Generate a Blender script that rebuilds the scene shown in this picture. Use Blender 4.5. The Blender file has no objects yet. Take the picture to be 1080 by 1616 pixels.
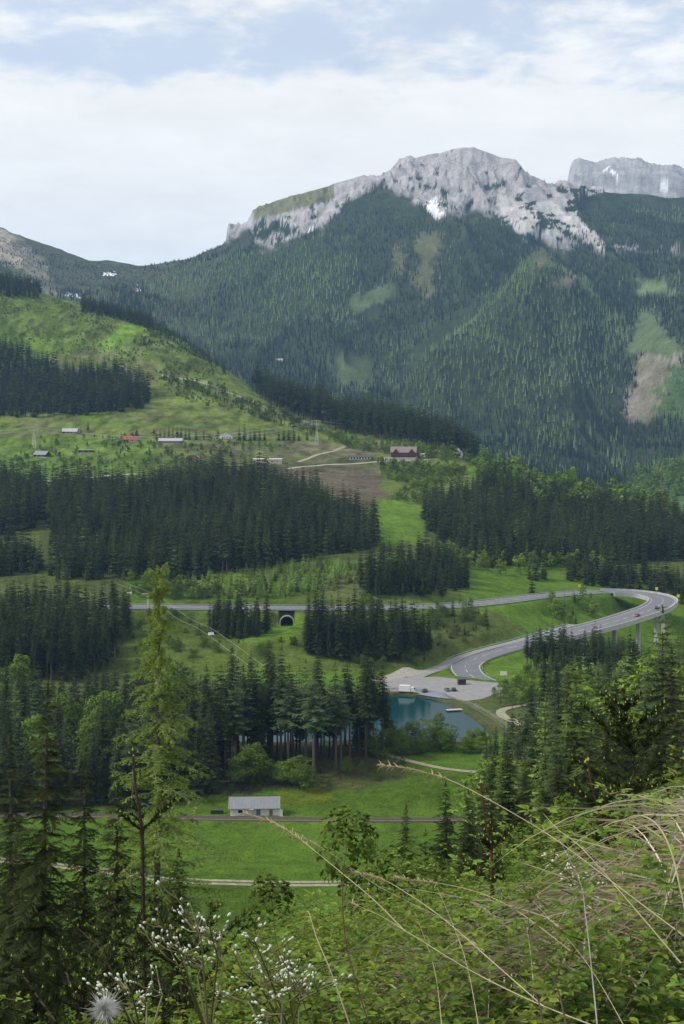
import bpy, math, random
import numpy as np
from mathutils import Vector, Matrix, Euler
random.seed(7); rng = np.random.default_rng(7)
R = math.radians
sc = bpy.context.scene
COL = sc.collection

# ------------------------------------------------------------------ camera
F = 2244.0            # focal length in pixels of the 1080 x 1616 photograph
HY = 620.0            # row of the horizon
cam_d = bpy.data.cameras.new('camera'); cam = bpy.data.objects.new('camera', cam_d); COL.objects.link(cam)
cam_d.sensor_fit = 'VERTICAL'; cam_d.sensor_height = 36.0; cam_d.lens = F / 1616 * 36.0
cam_d.shift_y = -(808 - HY) / 1616
cam.location = (0, 0, 0); cam.rotation_euler = (R(90), 0, 0)
cam_d.clip_start = 0.05; cam_d.clip_end = 60000
sc.camera = cam
sc.view_settings.view_transform = 'Standard'; sc.view_settings.look = 'None'
sc.view_settings.exposure = 0.30; sc.view_settings.gamma = 1.0
sc.cycles.max_bounces = 6; sc.cycles.volume_bounces = 1
sc.cycles.transparent_max_bounces = 12

# ------------------------------------------------------------------ sky and sun
SUN_EL, SUN_AZ = 46.0, 260.0      # azimuth clockwise from +Y
w = bpy.data.worlds.new('World'); sc.world = w; w.use_nodes = True
nt = w.node_tree; N = nt.nodes; L = nt.links
for n in list(N): N.remove(n)
def nd(t, **kw):
    n = N.new(t)
    for k, v in kw.items(): setattr(n, k, v)
    return n
def mth(op, a, b=None, c=None, clamp=False):
    n = nd('ShaderNodeMath', operation=op, use_clamp=clamp)
    for i, v in enumerate((a, b, c)):
        if v is None: continue
        if isinstance(v, (int, float)): n.inputs[i].default_value = v
        else: L.new(v, n.inputs[i])
    return n.outputs[0]
out = nd('ShaderNodeOutputWorld'); bg = nd('ShaderNodeBackground'); bg2 = nd('ShaderNodeBackground'); mix = nd('ShaderNodeMixShader')
sky = nd('ShaderNodeTexSky', sky_type='NISHITA', sun_disc=False)
sky.sun_elevation = R(SUN_EL); sky.sun_rotation = R(SUN_AZ); sky.altitude = 1200; sky.air_density = 1.0; sky.dust_density = 1.5
L.new(sky.outputs[0], bg.inputs[0]); bg.inputs[1].default_value = 0.14
tc = nd('ShaderNodeTexCoord'); sep = nd('ShaderNodeSeparateXYZ'); L.new(tc.outputs['Generated'], sep.inputs[0])
zc = mth('MAXIMUM', sep.outputs[2], 0.0)
den = mth('ADD', zc, 0.20)
cx = mth('DIVIDE', sep.outputs[0], den); cy = mth('DIVIDE', sep.outputs[1], den)
com = nd('ShaderNodeCombineXYZ'); L.new(cx, com.inputs[0]); L.new(cy, com.inputs[1])
def noise(scale, detail, rough, dist=0.0, off=(0, 0, 0), vec=None):
    mp = nd('ShaderNodeMapping'); mp.inputs['Location'].default_value = off
    L.new(vec or com.outputs[0], mp.inputs[0])
    n = nd('ShaderNodeTexNoise'); n.inputs['Scale'].default_value = scale; n.inputs['Detail'].default_value = detail
    n.inputs['Roughness'].default_value = rough; n.inputs['Distortion'].default_value = dist
    L.new(mp.outputs[0], n.inputs['Vector']); return n.outputs[0]
def ramp(v, lo, hi):
    n = nd('ShaderNodeMapRange', interpolation_type='SMOOTHSTEP'); n.inputs[1].default_value = lo; n.inputs[2].default_value = hi
    L.new(v, n.inputs[0]); return n.outputs[0]
big = noise(1.7, 7, .6, .5, (3.1, .4, 0)); wisp = noise(7.5, 9, .60, .2, (1.2, 7.7, 0))
cov = mth('ADD', mth('MULTIPLY', big, .50), mth('MULTIPLY', wisp, .50))
low = ramp(sep.outputs[2], 0.235, 0.15)               # thick bright cloud bank towards the horizon
cov = mth('ADD', cov, mth('MULTIPLY', low, .34))
mask = ramp(cov, .44, .60)
mask = mth('MULTIPLY_ADD', mask, .53, .47)                # thin veil everywhere, thicker in the clouds
L.new(mask, mix.inputs[0])
shade = noise(4.0, 7, .6, .3, (9.1, 2.2, 0))
br = nd('ShaderNodeMapRange'); L.new(shade, br.inputs[0]); br.inputs[1].default_value = .3; br.inputs[2].default_value = .7
br.inputs[3].default_value = .79; br.inputs[4].default_value = .90
bg2.inputs[0].default_value = (1.0, .99, .955, 1); L.new(br.outputs[0], bg2.inputs[1])
L.new(bg.outputs[0], mix.inputs[1]); L.new(bg2.outputs[0], mix.inputs[2]); L.new(mix.outputs[0], out.inputs[0])

sun_d = bpy.data.lights.new('sun', 'SUN'); sun = bpy.data.objects.new('sun', sun_d); COL.objects.link(sun)
sun_d.energy = 2.8; sun_d.angle = R(9); sun_d.color = (1, .95, .88)
az, el = R(SUN_AZ), R(SUN_EL)
sdir = Vector((math.sin(az) * math.cos(el), math.cos(az) * math.cos(el), math.sin(el)))
sun.rotation_euler = sdir.to_track_quat('Z', 'Y').to_euler()

# ------------------------------------------------------------------ small helpers
def P(px, py, d): return np.array(((px - 540) / F * d, d, -(py - HY) / F * d))
def hash2(ix, iy, seed):
    h = (ix.astype(np.int64) * 374761393 + iy.astype(np.int64) * 668265263 + seed * 144665) & 0xffffffff
    h = ((h ^ (h >> 13)) * 1274126177) & 0xffffffff
    return ((h ^ (h >> 16)) & 0xffffff) / float(0xffffff)
def vnoise(x, y, seed=0):
    ix, iy = np.floor(x), np.floor(y); fx, fy = x - ix, y - iy
    fx = fx * fx * fx * (fx * (fx * 6 - 15) + 10); fy = fy * fy * fy * (fy * (fy * 6 - 15) + 10)
    a = hash2(ix, iy, seed); b = hash2(ix + 1, iy, seed); c = hash2(ix, iy + 1, seed); d = hash2(ix + 1, iy + 1, seed)
    return (a + (b - a) * fx) * (1 - fy) + (c + (d - c) * fx) * fy
def fbm(x, y, octs=5, seed=0, gain=.5):
    s = 0; a = 1; t = 0
    for i in range(octs):
        s = s + a * (vnoise(x, y, seed + i * 17) * 2 - 1); t += a; a *= gain
        x, y = x * 1.97 + y * .35 + 13.1, y * 1.97 - x * .35 + 7.7
    return s / t
def ridged(x, y, octs=5, seed=0, gain=.55):
    s = 0; a = 1; t = 0
    for i in range(octs):
        s = s + a * (1 - np.abs(vnoise(x, y, seed + i * 17) * 2 - 1)) ** 2; t += a; a *= gain
        x, y = x * 2.03 + y * .31 + 3.1, y * 2.03 - x * .31 + 5.7
    return s / t
def inpoly(x, y, poly):
    x = np.asarray(x, float); y = np.asarray(y, float); r = np.zeros(x.shape, bool); n = len(poly)
    for i in range(n):
        x0, y0 = poly[i]; x1, y1 = poly[(i + 1) % n]
        if y0 == y1: continue
        c = ((y0 > y) != (y1 > y)) & (x < (x1 - x0) * (y - y0) / (y1 - y0) + x0)
        r ^= c
    return r
def polydist(x, y, pts):
    """distance to a polyline of (X, Y, z) points and the z at the nearest point"""
    best = np.full(x.shape, 1e9); bz = np.zeros(x.shape)
    for (a, b) in zip(pts[:-1], pts[1:]):
        dx, dy = b[0] - a[0], b[1] - a[1]; l2 = dx * dx + dy * dy + 1e-9
        t = np.clip(((x - a[0]) * dx + (y - a[1]) * dy) / l2, 0, 1)
        d = np.hypot(x - a[0] - t * dx, y - a[1] - t * dy); z = a[2] + (b[2] - a[2]) * t
        m = d < best; best = np.where(m, d, best); bz = np.where(m, z, bz)
    return best, bz
def smooth_line(pts, n=8, closed=False):
    """Catmull-Rom through the points"""
    p = [np.array(q, float) for q in pts]; res = []
    k = len(p)
    for i in range(k if closed else k - 1):
        if closed: a, b, c, d = p[(i - 1) % k], p[i], p[(i + 1) % k], p[(i + 2) % k]
        else: a, b, c, d = p[max(i - 1, 0)], p[i], p[i + 1], p[min(i + 2, k - 1)]
        for j in range(n):
            t = j / n
            res.append(.5 * ((2 * b) + (c - a) * t + (2 * a - 5 * b + 4 * c - d) * t * t + (3 * b - 3 * c + d - a) * t ** 3))
    if not closed: res.append(p[-1])
    return res

# ------------------------------------------------------------------ the lie of the land
# every line: (distance polyline over the bearing u, height-angle polyline over the bearing u); u and rows are photo pixels
FL = lambda v: [(0, v)]
KN = [
 (FL(.5), [(0, 6600)]),
 (FL(3), [(0, 1880), (300, 1800), (500, 1730), (700, 1640), (850, 1575), (1080, 1530)]),
 (FL(6), [(0, 1800), (300, 1740), (450, 1670), (600, 1585), (800, 1490), (1080, 1400)]),
 (FL(25), [(0, 1740), (300, 1700), (450, 1630), (600, 1530), (800, 1450), (1080, 1370)]),
 (FL(120), [(0, 1670), (300, 1670), (450, 1630), (600, 1500), (700, 1440), (800, 1400), (900, 1370), (1080, 1330)]),
 (FL(270), [(0, 1660), (300, 1660), (450, 1630), (600, 1515), (700, 1440), (800, 1350), (900, 1280), (1080, 1210)]),
 (FL(320), [(0, 1567), (500, 1567), (600, 1490), (700, 1425), (800, 1330), (900, 1260), (1080, 1190)]),
 (FL(390), [(0, 1397), (600, 1397), (680, 1380), (760, 1320), (850, 1240), (950, 1190), (1080, 1165)]),
 (FL(450), [(0, 1293), (700, 1293), (760, 1280), (850, 1210), (950, 1170), (1080, 1140)]),
 (FL(520), [(0, 1196), (300, 1196), (620, 1200), (760, 1203), (850, 1180), (950, 1140), (1080, 1110)]),
 (FL(600), [(0, 1100), (300, 1120), (620, 1125), (800, 1122), (900, 1115), (1080, 1095)]),
 (FL(650), [(0, 1050), (200, 1060), (450, 1080), (620, 1086), (900, 1086), (1080, 1078)]),
 (FL(700), [(0, 1015), (200, 1012), (450, 1005), (650, 1030), (740, 1046), (830, 1046), (900, 1050), (1080, 1060)]),
 (FL(765), [(0, 965), (215, 956), (440, 958), (650, 960), (770, 968), (830, 992), (900, 1014), (960,1036), (1000, 1046), (1080, 1060)]),
 (FL(860), [(0, 905), (200, 903), (300, 900), (480, 898), (600, 890), (700, 905), (800, 922), (900, 937), (960, 952), (1000, 975), (1080, 990)]),
 ([(0, 960), (900, 950), (1080, 930)], [(0, 850), (300, 852), (450, 845), (560, 850), (620, 862), (700, 872), (800, 884), (900, 892), (1000, 905), (1080, 915)]),
 ([(0, 1150), (600, 1150), (760, 1120), (1080, 1050)], [(0, 770), (300, 775), (500, 775), (560, 782), (640, 790), (720, 800), (850, 840), (1080, 872)]),
 ([(0, 1350), (700, 1350), (760, 1270), (850, 1200), (1080, 1120)], [(-500, 700), (0, 722), (300, 712), (450, 730), (640, 725), (700, 727), (760, 748), (850, 800), (950, 822), (1080, 856)]),
 ([(-500, 1900), (0, 1700), (240, 1640), (400, 1560), (560, 1480), (700, 1400), (760, 1320), (850, 1240), (1080, 1150)],
  [(-500, 560), (0, 610), (200, 620), (300, 640), (400, 660), (560, 700), (700, 712), (760, 741), (850, 787), (950, 811), (1080, 848)]),
 ([(-500, 2600), (0, 2200), (240, 2000), (400, 1800), (560, 1620), (700, 1500), (760, 1400), (850, 1300), (1080, 1200)],
  [(-500, 380), (0, 448), (60, 462), (130, 482), (190, 497), (240, 511), (300, 545), (350, 580), (400, 615), (430, 632), (560, 668), (700, 700), (760, 735), (850, 777), (950, 802), (1080, 842), (1500, 930)]),
 ([(-500, 2850), (0, 2450), (240, 2250), (400, 2050), (560, 1870), (700, 1750), (850, 1550), (1080, 1450)],
  [(-500, 470), (0, 530), (130, 560), (240, 590), (400, 690), (560, 730), (700, 760), (850, 820), (1080, 900), (1500, 960)]),
 ([(0, 2900), (400, 2600), (700, 2350), (1080, 2300)], [(-500, 600), (0, 560), (240, 560), (400, 640), (560, 700), (700, 738), (850, 752), (940, 765), (1000, 772), (1080, 735), (1500, 760)]),
 ([(0, 3300), (400, 3100), (600, 2750), (850, 2700), (1080, 2700)], [(0, 450), (200, 500), (400, 590), (500, 620), (600, 650), (700, 640), (850, 640), (960, 655), (1020, 650), (1080, 640)]),
 ([(0, 3700), (300, 3500), (500, 3050), (590, 2850), (700, 3000), (850, 3350), (1000, 3200), (1080, 3150)],
  [(0, 410), (100, 430), (200, 442), (300, 500), (400, 535), (500, 592), (590, 606), (640, 572), (700, 506), (780, 448), (850, 402), (900, 430), (960, 505), (1000, 525), (1040, 480), (1080, 450)]),
 ([(0, 3950), (300, 3700), (500, 3250), (590, 3050), (700, 3200), (850, 3480), (1000, 3500), (1080, 3400)],
  [(0, 396), (100, 420), (200, 432), (300, 474), (400, 500), (500, 548), (590, 606), (640, 602), (700, 546), (780, 478), (850, 416), (900, 405), (960, 430), (1000, 440), (1080, 410)]),
 ([(0, 4200), (300, 4100), (500, 3900), (700, 3800), (850, 3700), (950, 3850), (1080, 4100)],
  [(0, 385), (100, 415), (200, 427), (250, 426), (350, 404), (450, 378), (550, 350), (650, 337), (700, 342), (760, 338), (820, 370), (880, 392), (930, 390), (960, 350), (1000, 336), (1080, 336)]),
 ([(0, 4400), (300, 4250), (500, 4150), (750, 4080), (850, 4000), (1080, 4300)],
  [(0, 370), (150, 414), (220, 421), (300, 405), (380, 385), (450, 348), (530, 320), (650, 290), (750, 286), (850, 318), (900, 335), (950, 318), (1080, 316)]),
 ([(0, 4600), (220, 4400), (500, 4400), (750, 4350), (850, 4300), (950, 4400), (1080, 4500)],
  [(-500, 250), (-100, 330), (0, 356), (30, 365), (60, 375), (100, 390), (140, 407), (180, 413), (220, 418), (250, 412), (300, 400), (340, 385), (357, 376), (360, 352), (375, 348), (390, 342), (400, 328), (420, 319), (470, 309), (520, 299), (540, 293), (570, 283), (600, 276), (620, 268), (632, 250), (645, 247), (655, 253), (668, 248), (700, 240), (720, 236), (748, 231), (770, 239), (790, 246), (815, 249), (828, 263), (850, 276), (870, 282), (890, 284), (940, 293), (1000, 301), (1080, 307), (1500, 330)]),
 ([(0, 4850), (220, 4650), (1080, 4750)], [(-500, 330), (0, 400), (220, 450), (400, 380), (600, 330), (750, 300), (870, 320), (940, 330), (1080, 340)]),
 (FL(5500), [(-500, 430), (0, 470), (800, 470), (860, 360), (895, 300), (898, 270), (905, 252), (915, 248), (940, 258), (960, 254), (985, 251), (1010, 252), (1030, 260), (1060, 262), (1080, 268), (1500, 300)]),
 (FL(6600), [(-500, 560), (0, 590), (1080, 560)]),
 (FL(12000), [(0, 640)]),
]
CREST = (19, 27, 29)
UG = np.arange(-600, 1701, 3.0); NU = len(UG)
KD = np.array([np.interp(UG, *zip(*a)) for a, b in KN]); KP = np.array([np.interp(UG, *zip(*b)) for a, b in KN])
ker = np.exp(-.5 * (np.arange(-15, 16) * 3 / 16.) ** 2); ker /= ker.sum()
for i in range(len(KN)):
    KD[i] = np.convolve(np.pad(KD[i], 15, 'edge'), ker, 'valid')
    if i not in CREST: KP[i] = np.convolve(np.pad(KP[i], 15, 'edge'), ker, 'valid')
KZ = -(KP - HY) / F * KD
LD = np.linspace(math.log(.5), math.log(12000), 2400); DD = np.exp(LD)
ZG = np.zeros((NU, len(DD)))
for j in range(NU):      # monotone cubic along the distance
    x, y = KD[:, j], KZ[:, j]; h = np.diff(x); s = np.diff(y) / h
    m = np.zeros(len(x)); m[0], m[-1] = s[0], s[-1]
    w1, w2 = 2 * h[1:] + h[:-1], h[1:] + 2 * h[:-1]; ok = s[:-1] * s[1:] > 0
    with np.errstate(all='ignore'): hm = (w1 + w2) / (w1 / s[:-1] + w2 / s[1:])
    m[1:-1] = np.where(ok, hm, 0)
    k = np.clip(np.searchsorted(x, DD) - 1, 0, len(x) - 2); t = np.clip((DD - x[k]) / h[k], 0, 1)
    ZG[j] = y[k] * (1 + 2 * t) * (1 - t) ** 2 + m[k] * h[k] * t * (1 - t) ** 2 + y[k + 1] * t * t * (3 - 2 * t) + m[k + 1] * h[k] * t * t * (t - 1)

def rockmask(u, d, z):
    """1 where bare limestone shows: image region of the crags"""
    py = HY - z / d * F
    wob = fbm(u / 40, py / 25, 4, 5) * 16
    wob = wob * .8 + fbm(u / 12, py / 10, 3, 6) * 8
    line = np.interp(u, [340, 357, 392, 410, 440, 462, 500, 530, 560, 600, 640, 675, 690, 710, 735, 765, 790, 808, 822, 838, 850, 868, 890, 915, 950, 1200],
                        [384, 382, 366, 388, 386, 374, 362, 340, 316, 292, 312, 340, 350, 340, 333, 340, 344, 352, 374, 382, 370, 384, 394, 388, 396, 396])
    wob = np.where(u > 955, wob * .45, wob)
    m = 1 / (1 + np.exp(-(line + wob - py) / 2.0))
    fo = inpoly(u + wob * .6, py - wob * .4, [(912, 338), (930, 362), (952, 388), (1300, 392), (1300, 306), (960, 302), (932, 306), (918, 318)])
    return m * (d > 3500) * (u > 350) * ~fo

# stamps: flattened beds for water, roads, rails; filled in below and used by ground()
STAMPS = []
POND = [P(u, HY + 135 / d * F, d) for u, d in [(330, 590), (420, 604), (520, 612), (600, 628), (640, 631), (690, 622), (735, 597), (765, 571), (772, 557), (760, 549), (715, 548), (660, 551), (600, 553), (540, 551), (470, 548), (380, 548), (325, 562)]]
POND = smooth_line(POND, 5, True); PONDXY = [(p[0], p[1]) for p in POND]
def ground(X, Y, noise_on=True, stamps=True):
    X = np.asarray(X, float); Y = np.asarray(Y, float)
    shp = np.broadcast(X, Y).shape; X = np.broadcast_to(X, shp).ravel(); Y = np.broadcast_to(Y, shp).ravel()
    de = np.maximum(Y, 9.0); u = np.clip(540 + F * X / de, -590, 1690)
    d = np.clip(Y, .5, 11900)
    fu = (u - UG[0]) / 3.0; iu = np.clip(fu.astype(int), 0, NU - 2); fu = fu - iu
    fd = (np.log(d) - LD[0]) / (LD[1] - LD[0]); idd = np.clip(fd.astype(int), 0, len(DD) - 2); fd = fd - idd
    z = (ZG[iu, idd] * (1 - fu) + ZG[iu + 1, idd] * fu) * (1 - fd) + (ZG[iu, idd + 1] * (1 - fu) + ZG[iu + 1, idd + 1] * fu) * fd
    z = np.where(Y < .5, z + (.5 - Y) * .15, z)
    if noise_on:
        near = np.clip((Y - 2) / 60, .05, 1)
        amp = np.interp(Y, [0, 300, 340, 640, 900, 1400, 2000, 2500, 3500, 6000], [.25, 1.0, .25, .25, 1.2, 2.0, 3., 14, 16, 8])
        sc_ = np.interp(Y, [0, 30, 300, 1400, 2500], [1.5, 12, 40, 60, 230])
        # blend three fixed scales rather than one that varies
        n = fbm(X / 1.4, Y / 1.4, 3, 2) * .10 * np.clip(1 - Y / 40, 0, 1) + fbm(X / 45, Y / 45, 4, 3) * np.clip(amp, 0, 3) * np.clip(Y / 40, 0, 1)
        far = Y > 2300
        if far.any():
            xf, yf = X[far], Y[far]; cr = np.exp(-((yf - 4400) / 500) ** 2)
            n[far] += fbm(xf / 380, yf / 380, 5, 9) * 2.4 * amp[far] * (1 - .7 * cr)
            uu = u[far]
            n[far] -= (1 - ridged(xf / 300 + yf / 900 + .4 * fbm(xf / 200, yf / 200, 3, 8), yf / 900, 3, 12)) * 95 * np.clip((yf - 2300) / 400, 0, 1) * (1 - .8 * cr) * (yf < 5200)
        z = z + n
        hi = Y > 3500
        if hi.any():
            xf, yf, zf, uf = X[hi], Y[hi], z[hi], u[hi]
            rm = np.clip(rockmask(uf, yf, zf), 0, 1); rm = np.maximum(rm, ((yf > 5000) & (uf > 820)))
            cr = 1 - .45 * np.exp(-((yf - np.interp(uf, [500, 750, 850, 1080], [4400, 4350, 4300, 4500])) / 90) ** 2)
            scree = np.interp(uf, [780, 830, 960], [1, .25, .3]) ** (HY - zf / yf * F > 310)
            a = -(1 - ridged(xf / 150 + .5 * fbm(xf / 90, yf / 90, 3, 22), yf / 170 + xf / 400, 5, 21, .5)) * 95 * cr * scree - (1 - ridged(xf / 60 + yf / 170, yf / 48 - xf / 150, 3, 31, .5)) * 26 * cr * scree
            a = (a + 48) * np.where(yf > 5000, .3, 1); a = a + (ridged(xf / 22 + yf / 60, yf / 40, 3, 35, .6) - .45) * 12 * (scree > .5)
            a = np.minimum(a, np.where(cr < .8, 14, 60))
            z[hi] = zf + a * rm
    if stamps:
        for pts, half, fall, drop, lim in STAMPS:
            xs = [p[0] for p in pts]; ys = [p[1] for p in pts]; mrg = half + fall
            m = (X > min(xs) - mrg) & (X < max(xs) + mrg) & (Y > min(ys) - mrg) & (Y < max(ys) + mrg)
            if not m.any(): continue
            dd, bz = polydist(X[m], Y[m], pts)
            t = np.clip(1 - (dd - half) / fall, 0, 1); t = t * t * (3 - 2 * t)
            zz = z[m]; z[m] = zz + (bz - drop - zz) * t
        m = (Y > 530) & (Y < 650) & (np.abs(X) < 120)
        if m.any():
            dd, _ = polydist(X[m], Y[m], POND + POND[:1]); ins = inpoly(X[m], Y[m], PONDXY)
            sd = np.where(ins, -dd, dd); zz = z[m]
            t = np.clip(1 - (sd - 3) / 8, 0, 1); zz = zz + (-134.0 - zz) * t
            zz = np.where(sd < 1.5, np.maximum(-134.0 + (sd - 1.5) * .45, -138.), zz)
            z[m] = zz
    return z.reshape(shp)
def G1(X, Y): return float(ground(np.array([X]), np.array([Y]))[0])
def seat(px, d):
    X = (px - 540) / F * d; return Vector((X, d, G1(X, d)))
def find(px, py, dmin=300., dmax=2300.):
    """the nearest point of the visible land on the ray through a photo pixel"""
    d = np.exp(np.linspace(math.log(dmin), math.log(dmax), 1500)); X = (px - 540) / F * d
    z = ground(X, d); q = HY - z / d * F
    k = np.argmax(q <= py) if (q <= py).any() else len(d) - 1
    return Vector((X[k], d[k], z[k]))

# ------------------------------------------------------------------ materials
def new_mat(name):
    m = bpy.data.materials.new(name); m.use_nodes = True; t = m.node_tree
    b = t.nodes['Principled BSDF']; return m, t, b
def mat(name, col, rough=.7, metal=0., var=.12, scale=3., bump=0., spec=.3, obj_random=0.):
    m, t, b = new_mat(name)
    b.inputs['Roughness'].default_value = rough; b.inputs['Metallic'].default_value = metal
    b.inputs['Specular IOR Level'].default_value = spec
    tcn = t.nodes.new('ShaderNodeTexCoord'); nn = t.nodes.new('ShaderNodeTexNoise'); nn.inputs['Scale'].default_value = scale; nn.inputs['Detail'].default_value = 5
    t.links.new(tcn.outputs['Object'], nn.inputs['Vector'])
    mr = t.nodes.new('ShaderNodeMapRange'); mr.inputs[1].default_value = .25; mr.inputs[2].default_value = .75
    mr.inputs[3].default_value = 1 - var * 1.5; mr.inputs[4].default_value = 1 + var * 1.5
    t.links.new(nn.outputs[0], mr.inputs[0])
    vm = t.nodes.new('ShaderNodeVectorMath'); vm.operation = 'SCALE'; vm.inputs[0].default_value = col[:3]
    fac = mr.outputs[0]
    if obj_random:
        oi = t.nodes.new('ShaderNodeObjectInfo'); m2 = t.nodes.new('ShaderNodeMath'); m2.operation = 'MULTIPLY_ADD'
        m2.inputs[1].default_value = obj_random * 2; m2.inputs[2].default_value = 1 - obj_random
        t.links.new(oi.outputs['Random'], m2.inputs[0]); m3 = t.nodes.new('ShaderNodeMath'); m3.operation = 'MULTIPLY'
        t.links.new(m2.outputs[0], m3.inputs[0]); t.links.new(fac, m3.inputs[1]); fac = m3.outputs[0]
    t.links.new(fac, vm.inputs['Scale']); t.links.new(vm.outputs[0], b.inputs['Base Color'])
    if bump:
        bp = t.nodes.new('ShaderNodeBump'); bp.inputs['Strength'].default_value = bump; bp.inputs['Distance'].default_value = .05
        t.links.new(nn.outputs[0], bp.inputs['Height']); t.links.new(bp.outputs[0], b.inputs['Normal'])
    return m
def leaf_mat(name, transl=.25, obj_random=.22, rough=.7, spec=.05):
    """foliage: the colour of each leaf or needle tuft is in the mesh, each tree has its own value"""
    m, t, b = new_mat(name); nn = t.nodes
    at = nn.new('ShaderNodeAttribute'); at.attribute_name = 'tint'
    oi = nn.new('ShaderNodeObjectInfo'); m2 = nn.new('ShaderNodeMath'); m2.operation = 'MULTIPLY_ADD'
    m2.inputs[1].default_value = obj_random * 2; m2.inputs[2].default_value = 1 - obj_random
    t.links.new(oi.outputs['Random'], m2.inputs[0])
    vm = nn.new('ShaderNodeVectorMath'); vm.operation = 'SCALE'
    t.links.new(at.outputs['Color'], vm.inputs[0]); t.links.new(m2.outputs[0], vm.inputs['Scale'])
    t.links.new(vm.outputs[0], b.inputs['Base Color']); b.inputs['Roughness'].default_value = rough; b.inputs['Specular IOR Level'].default_value = spec
    if transl:
        tr = nn.new('ShaderNodeBsdfTranslucent'); mx = nn.new('ShaderNodeMixShader'); mx.inputs[0].default_value = transl
        t.links.new(vm.outputs[0], tr.inputs[0]); t.links.new(b.outputs[0], mx.inputs[1]); t.links.new(tr.outputs[0], mx.inputs[2])
        t.links.new(mx.outputs[0], nn['Material Output'].inputs[0])
    return m

def mesh_np(name, V, Fc, mats=(), tint=None, mat_idx=None, smooth=False):
    """V (n,3), Fc (m,3) or (m,4) ints, tint (n,3) point colour"""
    me = bpy.data.meshes.new(name); V = np.ascontiguousarray(V, np.float32); Fc = np.ascontiguousarray(Fc, np.int32)
    me.vertices.add(len(V)); me.vertices.foreach_set('co', V.ravel())
    k = Fc.shape[1]; me.loops.add(Fc.size); me.loops.foreach_set('vertex_index', Fc.ravel())
    me.polygons.add(len(Fc)); me.polygons.foreach_set('loop_start', np.arange(0, Fc.size, k, dtype=np.int32))
    me.polygons.foreach_set('loop_total', np.full(len(Fc), k, np.int32))
    if mat_idx is not None: me.polygons.foreach_set('material_index', np.asarray(mat_idx, np.int32))
    if smooth: me.polygons.foreach_set('use_smooth', np.ones(len(Fc), bool))
    if tint is not None:
        a = me.attributes.new('tint', 'FLOAT_COLOR', 'POINT'); c = np.ones((len(V), 4), np.float32); c[:, :3] = tint; a.data.foreach_set('color', c.ravel())
    me.update(); me.validate()
    for m in mats: me.materials.append(m)
    return me
def link(name, me, parent=None, loc=None):
    o = bpy.data.objects.new(name, me); COL.objects.link(o)
    if parent is not None: o.parent = parent
    if loc is not None: o.location = loc
    return o
def tag(o, label=None, cat=None, group=None, kind=None):
    if label: o['label'] = label
    if cat: o['category'] = cat
    if group: o['group'] = group
    if kind: o['kind'] = kind
    return o
def thing(name, label, cat, loc=(0, 0, 0), rz=0., group=None):
    o = bpy.data.objects.new(name, None); COL.objects.link(o); o.location = loc; o.rotation_euler = (0, 0, rz)
    o.empty_display_size = .2
    return tag(o, label, cat, group)
# ------------------------------------------------------------------ roads, tracks and rails as world lines (needed by the land first)
def wl(pts, z=None):
    """points (px, py, dist) -> world"""
    return [P(a, b, d) for a, b, d in pts]
HW = smooth_line(wl([(150, 958, 741), (215, 958, 744), (330, 959.5, 750), (440, 960, 757), (550, 960.5, 764), (650, 959, 771), (720, 956, 785), (780, 950.5, 800), (840, 943, 822), (900, 937, 850), (950, 934, 868), (1000, 935.5, 872), (1035, 941, 862), (1047, 948, 840), (1035, 959, 815), (1005, 970, 792), (960, 984, 768), (900, 999, 747), (850, 1011, 735), (800, 1024, 722), (760, 1036, 709), (738, 1047, 699), (735, 1055, 690), (743, 1066, 677), (765, 1077, 664), (785, 1083, 655)]), 6)
SR = smooth_line(wl([(905, 986, 768), (860, 1000, 752), (810, 1014, 738), (760, 1027, 722), (718, 1041, 708), (694, 1054, 692), (668, 1064, 676), (645, 1074, 664), (625, 1086, 650)]), 5)
HWL = [0]
for a, b in zip(HW[:-1], HW[1:]): HWL.append(HWL[-1] + float(np.linalg.norm(b - a)))
px_of = lambda p: 540 + F * p[0] / p[1]
BR0 = min(range(len(HW)), key=lambda i: abs(px_of(HW[i]) - 962) + (0 if HW[i][1] > 850 else 999))     # bridge starts on the far side
BR1 = min(range(len(HW)), key=lambda i: abs(px_of(HW[i]) - 842) + (0 if HW[i][1] < 760 else 999))     # and ends above the stand of spruces
RAIL = smooth_line([(x, y, -134.2) for x, y in [(-190, 455), (-90, 452), (-40, 449), (0, 447.5), (30, 447.5), (60, 449), (110, 455), (200, 470)]], 5)
LANE = smooth_line([(x, y, -134.7) for x, y in [(-150, 420), (-105, 412), (-70, 402), (-47, 393.5), (-30, 391.5), (-14, 390.5), (10, 391.5), (60, 396), (140, 405)]], 5)
def drape(pts, n=6): return smooth_line([tuple(find(px, py, a, b)) for px, py, a, b in pts], n)
STAMPS += [(HW[:BR0 - 2], 9.5, 10, .25, 0), (HW[BR1 + 2:], 9.5, 8, .25, 0), (SR, 4, 6, .2, 0), (RAIL, 3, 6, .35, 0), (LANE, 3, 7, .12, 0)]
LOT = [(P(u, 1085, d)[0], P(u, 1085, d)[1]) for u, d in [(600, 655), (628, 668), (690, 671), (745, 662), (800, 655), (790, 636), (760, 622), (735, 618), (690, 630), (640, 636), (610, 640)]]
STAMPS += [([tuple(P(453, 988, 749.5)[:2])+(P(453,988,742)[2],), tuple(P(453, 988, 742)), tuple(P(447, 992, 733))], 3.2, 1.2, .1, 0), ([tuple(P(447, 990, 738)), tuple(P(425, 1000, 712)), tuple(P(395, 1012, 680))], 4, 6, .1, 0)]
STAMPS += [([(x, y, -134.0) for x, y in LOT + LOT[:1]], 5, 7, .1, 0), ([(x, y, -134.0) for x, y in [(LOT[0][0] + 8, 653), (LOT[4][0] - 10, 648)]], 9, 6, .1, 0)]

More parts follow.
